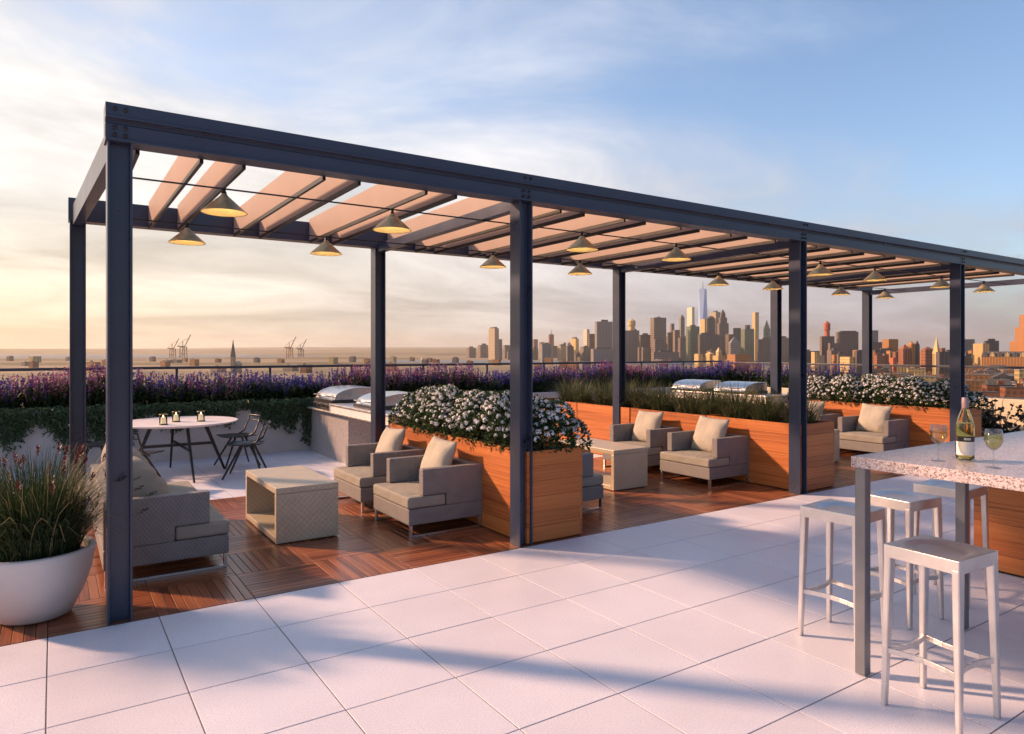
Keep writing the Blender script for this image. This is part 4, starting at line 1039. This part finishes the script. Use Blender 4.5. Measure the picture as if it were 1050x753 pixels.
TW = [
 ('low_block', 478, 488, 357, 4200, 'brown', .3, 'faint low apartment block far left of the tan round topped tower', {}),
 ('tower', 490, 500.5, 354, 4300, 'brown', .25, 'pair of dim low blocks left of the tan round topped tower', {}),
 ('tower', 501, 511.5, 337, 3300, 'tan', .6, 'tall tan tower with dark cap standing alone at the left of the skyline', dict(cap=(.7, 0, 1.4, 'dark'))),
 ('tower', 510.5, 515, 348, 3380, 'grey', .2, 'narrow grey block attached right of the lone tan tower', {}),
 ('tower', 516, 523, 354, 3800, 'brown', .25, 'small brown block left of the second pergola post', {}),
 ('tower', 546, 551.5, 348, 4300, 'brown', .3, 'slim hazy tower just right of the second pergola post', {}),
 ('tower', 552.5, 558.5, 351, 4200, 'grey', .3, 'hazy grey tower second right of the second pergola post', {}),
 ('tower', 562.5, 568, 343, 4200, 'brick', .15, 'pinkish slim tower with a mast in the hazy left skyline', dict(ant=6)),
 ('tower', 558, 577, 356.5, 4100, 'brown', .2, 'wide low hazy blocks at the foot of the pinkish masted tower', {}),
 ('tower', 577, 580.5, 351.5, 4000, 'grey', .3, 'first of two thin grey towers left of the yellow tower', {}),
 ('tower', 582, 585.5, 351.5, 4000, 'grey', .3, 'second of two thin grey towers, touching the yellow tower', {}),
 ('tower', 585, 593.5, 347.5, 3000, 'gold', .62, 'short bright yellow tower with stepped top', dict(cap=(.6, 0, 1.6, 'dark'))),
 ('tower', 598, 604.5, 338, 2950, 'white', .6, 'slim white gold tower with rounded top left of the big grey slab', dict(dome=.8)),
 ('tower', 603.5, 611, 342.5, 2900, 'brown', .1, 'brown tower joined to the right of the slim white gold tower', {}),
 ('tower', 610, 628, 330, 2800, 'grey', .12, 'big plain grey slab tower left of the fourth rear post', dict(cap=(.4, .05, 2, 'dark'))),
 ('tower', 606, 641, 358, 2600, 'grey', .08, 'wide low grey block at the foot of the big grey slab', {}),
 ('tower', 640, 655.5, 339, 2800, 'grey', .1, 'grey slab with a round golden rooftop tank', dict(tank=(12, 'goldspire', .45))),
 ('tower', 655, 668, 343.5, 2750, 'dark', .15, 'dark brown block between the tank topped slab and the domed slab', {}),
 ('tower', 667, 683, 326, 2700, 'brown', .24, 'tall brown slab with a small domed top', dict(dome=.5)),
 ('tower', 668, 696, 361, 2450, 'brown', .1, 'low brown waterfront block below the domed slab', {}),
 ('tower', 684, 690, 341, 2900, 'dark', .2, 'dark block right of the domed slab', {}),
 ('tower', 687, 691.5, 332, 3000, 'brown', .35, 'thin brown tower right of the domed slab', {}),
 ('tower', 690, 697, 338.5, 2850, 'brown', .3, 'brown mid height block before the pointed slim tower', {}),
 ('tower', 696.5, 702, 326, 2900, 'grey', .3, 'slim grey tower with a pointed round crown', dict(spire=3.5)),
 ('tower', 704.5, 712, 315.5, 3000, 'white', .68, 'bright white gold tower beside the tall blue glass tower', {}),
 ('tower', 703.5, 717, 335, 2700, 'green', .35, 'grey green glass tower below the bright white tower', {}),
 ('tower', 716, 725.5, 296.5, 3900, 'glass', .2, 'tallest blue glass tower with tapering sides and a mast', dict(taper=1, ant=9)),
 ('tower', 718, 724.5, 327.5, 2800, 'gold', .7, 'golden tower at the foot of the tallest glass tower', {}),
 ('tower', 724, 733, 326.5, 2750, 'dark', .15, 'dark brown tower with rounded top right of the tallest tower', dict(dome=.9)),
 ('tower', 716, 737, 343, 2600, 'dark', .1, 'wide dark block below the dark round topped tower', {}),
 ('tower', 728.5, 738.5, 320.5, 3000, 'tan', .55, 'tall tan tower with bright left face right of the tallest tower', {}),
 ('tower', 735.5, 747, 322, 2900, 'brown', .2, 'brown stepped tower ending in a pointed spire', dict(steps=((1, 0, .8), (.72, .8, .92), (.45, .92, 1)), spire=5)),
 ('tower', 744, 752, 343, 2700, 'brown', .4, 'brown block under the right side of the stepped spire tower', {}),
 ('tower', 752, 759.5, 336.5, 2900, 'dark', .15, 'dark square topped tower left of the green tower', {}),
 ('tower', 747, 759, 352, 2500, 'grey', .2, 'low grey tower with a pyramid top in front of the dark square tower', dict(spire=7)),
 ('tower', 760, 773, 337.5, 2650, 'green', .3, 'olive green glass tower with a small dark cap', dict(cap=(.4, 0, 4, 'dark'))),
 ('tower', 771.5, 778, 320.5, 3000, 'gold', .45, 'slim tall tower with golden left face right of the green tower', {}),
 ('tower', 783, 789.5, 338, 3000, 'green', .25, 'grey green tower with a tall pyramid spire by the rear post', dict(spire=10)),
 ('tower', 776, 792, 348, 2500, 'dark', .12, 'wide dark block below the pyramid spire tower', {}),
 ('tower', 798, 812, 346.5, 2500, 'brown', .1, 'brown block seen between the two pergola posts', {}),
 ('tower', 826, 842, 360, 1500, 'dark', .1, 'low dark block right of the third pergola post', {}),
 ('tower', 841, 855, 345, 1400, 'brown', .15, 'grey brown tower carrying a red rooftop tank', dict(tank=(16, 'red', .42))),
 ('tower', 858, 879, 340.5, 1400, 'brown', .2, 'broad brown slab with lit left edge right of the red tank', dict(cap=(.75, .05, 1, 'dark'))),
 ('tower', 850, 870, 352, 1350, 'brown', .1, 'lower brown block between the red tank tower and the broad slab', {}),
 ('tower', 892, 900, 339, 1500, 'grey', .2, 'grey tower right of the far rear post', {}),
 ('tower', 890, 905, 351, 1450, 'brown', .2, 'stepped brown block below the grey tower by the far rear post', {}),
 ('tower', 905.5, 920, 348, 1400, 'orange', .42, 'square tower with glowing orange left face', {}),
 ('tower', 896, 921, 359, 1300, 'dark', .12, 'low dark block below the orange faced square tower', {}),
 ('tower', 922, 933, 358, 900, 'brick', .4, 'red brick church like block with peaked roof, left one', dict(spire=5, cat='building')),
 ('tower', 931, 938, 353, 900, 'orange', .5, 'orange brick tower of the church like group', dict(spire=3, cat='building')),
 ('tower', 938.5, 942, 354, 900, 'dark', .2, 'thin dark turret right of the orange church tower', dict(spire=5, cat='building')),
 ('tower', 945, 957, 358.5, 850, 'brick', .35, 'red brick block left of the golden spire', dict(spire=3, cat='building')),
 ('tower', 963.5, 969, 357, 900, 'brick', .4, 'small brick tower right of the golden spire', dict(cat='building')),
 ('tower', 961, 977, 361, 700, 'dark', .2, 'dark roofed block right of the golden spire', dict(cat='building')),
 ('tower', 988, 998.5, 348, 1300, 'grey', .15, 'plain grey tower right of the fourth pergola post', {}),
 ('tower', 999, 1013, 352.5, 1150, 'gold', .6, 'yellow stone office block with banded front', dict(cat='building')),
 ('tower', 1010, 1023, 349.5, 1250, 'dark', .15, 'dark tower behind the yellow stone block', dict(cap=(.5, 0, 2, 'dark'))),
 ('tower', 1033, 1072, 350, 1100, 'orange', .55, 'big orange brick tower with setbacks at the right edge', dict(steps=((1, 0, .66), (.72, .66, 1), (.5, 1, 1.4), (.3, 1.4, 1.75)))),
 ('building', 712, 720.5, 363, 1500, 'gold', .5, 'small golden warehouse by the water, left one', dict(cat='building')),
 ('building', 723.5, 732, 363, 1480, 'gold', .5, 'golden warehouse with gabled roof by the water', dict(cat='building', spire=2)),
 ('building', 731, 743, 361, 1450, 'gold', .45, 'golden stepped building with a pointed gable by the water', dict(cat='building', steps=((1, 0, .8), (.5, .8, 1)), spire=5)),
 ('building', 746, 769, 363.5, 1400, 'orange', .35, 'long orange brick warehouse by the water', dict(cat='building')),
 ('building', 832, 839, 361, 1000, 'gold', .5, 'small golden house pair right of the third post', dict(cat='building')),
 ('building', 853, 858, 364, 1000, 'orange', .5, 'small orange house below the broad brown slab', dict(cat='building')),
 ('building', 862, 880, 366, 950, 'gold', .5, 'golden low house row below the broad brown slab', dict(cat='building')),
 ('building', 913, 919, 367, 800, 'red', .5, 'bright red low house below the orange faced tower', dict(cat='building')),
 ('building', 116/3.9+0.3, 160/3.9+.2, 365.5, 2300, 'tan', .4, 'lone pale block on the shore at the far left', dict(cat='building')),
 ('building', 630/3.9+270-.0, 640/3.9+270, 367, 2300, 'white', .5, 'small white tower on the shore left of the lone tan tower', dict(cat='building')),
]
for (nm, a, b, yt, D, col, lit, lab, ex) in TW:
    ex = dict(ex); ant = ex.pop('ant', 0); tank = ex.pop('tank', None); cat = ex.pop('cat', 'skyscraper')
    t = tower('skyscraper' if cat == 'skyscraper' else 'city_building', a, b, yt, D, col, lit, lab, cat, group='towers of the skyline' if cat == 'skyscraper' else 'city buildings', **ex)
    if ant: antenna(t, ant, D, 2.2 if D > 3500 else 1.4)
    if tank: water_tank(t, tank[0], D, tank[1], tank[2])
random.seed(61)
FILL = [(R(482, 880), R(352, 365), random.choice(('brown', 'dark', 'brown', 'grey', 'tan'))) for _ in range(46)]+[(R(660, 800), R(344, 356), random.choice(('brown', 'dark', 'grey', 'brown'))) for _ in range(16)]+[(R(880, 1000), R(359, 368), random.choice(('brick', 'orange', 'dark', 'brown', 'gold'))) for _ in range(22)]
for i, (px, y, c) in enumerate(FILL):
    w = R(5, 12); D = R(2450, 3400) if px < 830 else R(900, 1500)
    t = tower('city_block', px-w/2, px+w/2, y, D, c, R(.15, .4), 'low %s block among those crowding the foot of the skyline' % dict(brick='red brick', gold='golden').get(c, c), 'building', group='blocks at the foot of the skyline', cap=(R(.3, .6), R(-.2, .2), R(1, 2.2), 'dark') if i % 3 else None)
# brick row with peaked dormers at the right
def brick_row():
    D = 950; Q = D/520.; e0 = far(1029, D); e = empty('city_building', (e0.x, e0.y, GZ), atan2(e0.y, e0.x)-pi/2-radians(8), 'long red brick row with pointed black dormers before the big orange tower', 'building', 'city buildings')
    w = 38*D/710.; h = zat(366, D)-GZ; m = MB(); m.box(-w/2, w/2, 0, 14*Q, 0, h); m.build('wall', CM['orange'], e)
    m = MB(); m.prism([(-.4, h), (6*Q, h+4*Q), (14.4*Q, h)], 'x', -w/2-.3, w/2+.3); m.build('roof', CM['roof'], e)
    for k in range(6):
        x = -w/2+w*(k+.5)/6; m = MB(); m.prism([(x-1.5*Q, h), (x+1.5*Q, h), (x+1.5*Q, h+1.8*Q), (x, h+3.6*Q), (x-1.5*Q, h+1.8*Q)], 'y', -.3, 3*Q); m.build('dormer', CM['gold' if k % 2 else 'dark'], e)
brick_row()
def church(px, ytop, D, hb, wb, col, scol, label, ysp):
    e0 = far(px, D); e = empty('church', (e0.x, e0.y, GZ), atan2(e0.y, e0.x)-pi/2-radians(30), label, 'church', 'church spires of the city')
    zt = zat(ytop, D)-GZ; zb = zat(ysp, D)-GZ; r = wb/2
    m = MB(); m.box(-r, r, -r, r, 0, zb); m.build('bell_tower', CM[col], e)
    m = MB(); m.add([(-r*1.05, -r*1.05, zb), (r*1.05, -r*1.05, zb), (r*1.05, r*1.05, zb), (-r*1.05, r*1.05, zb), (0, 0, zt)], [(0, 1, 4), (1, 2, 4), (2, 3, 4), (3, 0, 4)]); m.build('spire', CM[scol], e)
    for s in (-1, 1):
        for q in (-1, 1):
            m = MB(); x, y = s*r*.9, q*r*.9; t = r*.22; m.add([(x-t, y-t, zb), (x+t, y-t, zb), (x+t, y+t, zb), (x-t, y+t, zb), (x, y, zb+r*1.6)], [(0, 1, 4), (1, 2, 4), (2, 3, 4), (3, 0, 4)]); m.build('pinnacle', CM[scol], e)
    m = MB(); m.box(-r*1.6, r*1.6, r*1.01, r*7, 0, zb*.55); m.prism([(-r*1.7, zb*.55), (r*1.7, zb*.55), (0, zb*.55+r*1.5)], 'y', r*1.01, r*7); m.build('nave', CM[col], e)
church(239, 347.5, 1300, 0, 6.5, 'tan', 'copper', 'dark church spire rising above the flowers at the left', 366)
church(960.3, 345, 760, 0, 5.5, 'gold', 'goldspire', 'slender golden church spire left of the fourth pergola post', 363)
def crane(px, D, h, col, label, flip=1, yaw=.5):
    e0 = far(px, D); e = empty('harbour_crane', (e0.x, e0.y, GZ), atan2(e0.y, e0.x)-pi/2+yaw, label, 'crane', 'harbour cranes')
    H = h*D/710.; u = H/92.; m = MB()
    for x in (-9, 9):
        for y in (-8, 8): m.bar((x*u, y*u, 0), (x*u*.8, y*u, 42*u), 2.2*u, 2.2*u)
    for y in (-8, 8): m.bar((-9*u, y*u, 40*u), (9*u, y*u, 40*u), 2.4*u); m.bar((-9*u, y*u, 18*u), (9*u, y*u, 18*u), 1.8*u); m.bar((-9*u, y*u, 2*u), (7*u, y*u, 40*u), 1.2*u)
    m.build('portal', CM[col], e)
    m = MB(); m.bar((flip*4*u, 0, 42*u), (flip*26*u, 0, 84*u), 2.4*u, 3*u); m.bar((-flip*22*u, 0, 43*u), (flip*6*u, 0, 43*u), 3*u, 3*u); m.bar((-flip*2*u, 0, 43*u), (-flip*2*u, 0, 62*u), 1.8*u); m.bar((-flip*2*u, 0, 62*u), (flip*20*u, 0, 73*u), .9*u); m.bar((-flip*2*u, 0, 62*u), (-flip*20*u, 0, 44*u), .9*u)
    m.build('boom', CM[col], e)
crane(177, 3700, 23, 'crane', 'orange harbour crane, leftmost on the shore'); crane(188, 3800, 27, 'craneg', 'pale grey harbour crane with the steepest boom, second from the left')
crane(297, 3700, 25, 'crane', 'harbour crane with reddish portal, third from the left'); crane(308.5, 3800, 22, 'craneg', 'grey harbour crane nearest the rear pergola post', )
# low houses: a few kinds copied over the visible streets
random.seed(101)
def house(kind):
    wall, roof, w, d, h, typ = kind
    e = empty('row_house', (0, 0, -500), 0, 'x', 'house', 'low houses of the city below')
    m = MB(); m.box(-w/2, w/2, -d/2, d/2, 0, h); m.build('wall', CM[wall], e)
    m = MB()
    if typ == 'gable': m.prism([(-w/2-.4, h+.01), (w/2+.4, h+.01), (0, h+w*.28)], 'y', -d/2-.3, d/2+.3)
    else: m.box(-w/2-.2, w/2+.2, -d/2-.2, d/2+.2, h+.01, h+.5)
    m.build('roof', CM[roof], e)
    if typ != 'gable':
        m = MB(); m.box(-w*.3, -w*.12, -d*.2, d*.05, h+.51, h+2.8); m.build('chimney', CM[wall], e)
    return e
KD = [(('brick', 'roof', 13, 14, 13, 'flat'), 'flat roofed red brick house in the city below the railing'), (('orange', 'roofg', 17, 14, 16, 'flat'), 'orange brick house with grey roof in the city below the railing'),
      (('tan', 'roofw', 22, 18, 11, 'flat'), 'wide tan house with pale roof in the city below the railing'), (('dark', 'roof', 15, 15, 14, 'gable'), 'dark gabled house in the city below the railing'),
      (('gold', 'roofg', 18, 14, 18, 'flat'), 'yellow stone house in the city below the railing'), (('grey', 'roofg', 26, 18, 12, 'flat'), 'wide grey flat roofed building in the city below the railing')]
prot = []
for k, l in KD: h = house(k); h['label'] = l; prot.append(h)
cnt = 0; usedk = set(); taken = []
def put_house(px, D):
    global cnt
    p = far(px, D)
    if any((p.x-a)**2+(p.y-b)**2 < 21**2 for a, b in taken): return
    taken.append((p.x, p.y))
    k = random.choice((0, 0, 1, 1, 2, 3, 4, 5)); rz = AL-pi/2-radians(24)+random.choice((0, pi/2))+R(-.04, .04); s = R(.85, 1.25)
    loc = (p.x, p.y, GZ)
    if k not in usedk: usedk.add(k); o = prot[k]; o.location = loc; o.rotation_euler = (0, 0, rz)
    else: again(prot[k], loc, rz, KD[k][1], s)
    cnt += 1
for _ in range(1400):
    if cnt >= 120: break
    put_house(R(890, 1120), 440*math.exp(R(0, 1)*1.1))
for _ in range(1500):
    if cnt >= 215: break
    put_house(R(980, 1115), 470*math.exp(R(0, 1)*.9))
for _ in range(1000):
    if cnt >= 280: break
    put_house(R(-60, 900), 1250*math.exp(R(0, 1)*.85))
random.seed(55)
def tree_mesh(seed):
    random.seed(seed); m = MB()
    for _ in range(420):
        d = rnd_dir(-.6); r = R(.55, 1.)*(1+.25*sin(5*d.x+seed)*cos(4*d.y)); p = Vector((d.x*4.2*r, d.y*4.2*r, 7+d.z*3.6*r)); a = rnd_dir(-1); b = a.cross(rnd_dir(-1)).normalized()
        m.leafq(p, a, b, R(.8, 1.6), R(.3, .6), 0)
    return m
te = empty('street_tree', (0, 0, GZ), 0, 'dark round street tree among the brick houses below the railing', 'tree', 'street trees of the city below')
tree_mesh(4).build('crown', M['leaf_mid'], te, fix=False); m = MB(); m.tube([(0, 0, 0), (0, 0, 4), (.3, 0, 7)], [.5, .35, .2], 7); m.build('trunk', M['soil'], te)
p = far(922, 420); te.location = (p.x, p.y, GZ); te.scale = (1.9, 1.9, 1.5)
for k in range(44):
    p = far(R(895, 1110), 260*math.exp(R(0, 1)*1.5)); again(te, (p.x, p.y, GZ), R(0, 6), None, R(.8, 1.5))

# ------------------------------------------------------------------ air
HZ = 1
def haze():
    m = MB(); m.box(-9000, 22000, -9000, 24000, GZ-2, 420)
    mm = bpy.data.materials.new('haze_air'); mm.use_nodes = True; nt = mm.node_tree
    nt.nodes.remove(nt.nodes['Principled BSDF'])
    v = N(nt, 'ShaderNodeVolumePrincipled'); v.inputs['Color'].default_value = (.98, .92, .82, 1); v.inputs['Density'].default_value = HAZE; v.inputs['Anisotropy'].default_value = .3
    nt.links.new(v.outputs[0], nt.nodes['Material Output'].inputs['Volume'])
    o = m.build('haze', mm); tag(o, kind='stuff', label='pale warm evening haze over the city and harbour')
HAZE = 4.6e-5
if HZ: haze()
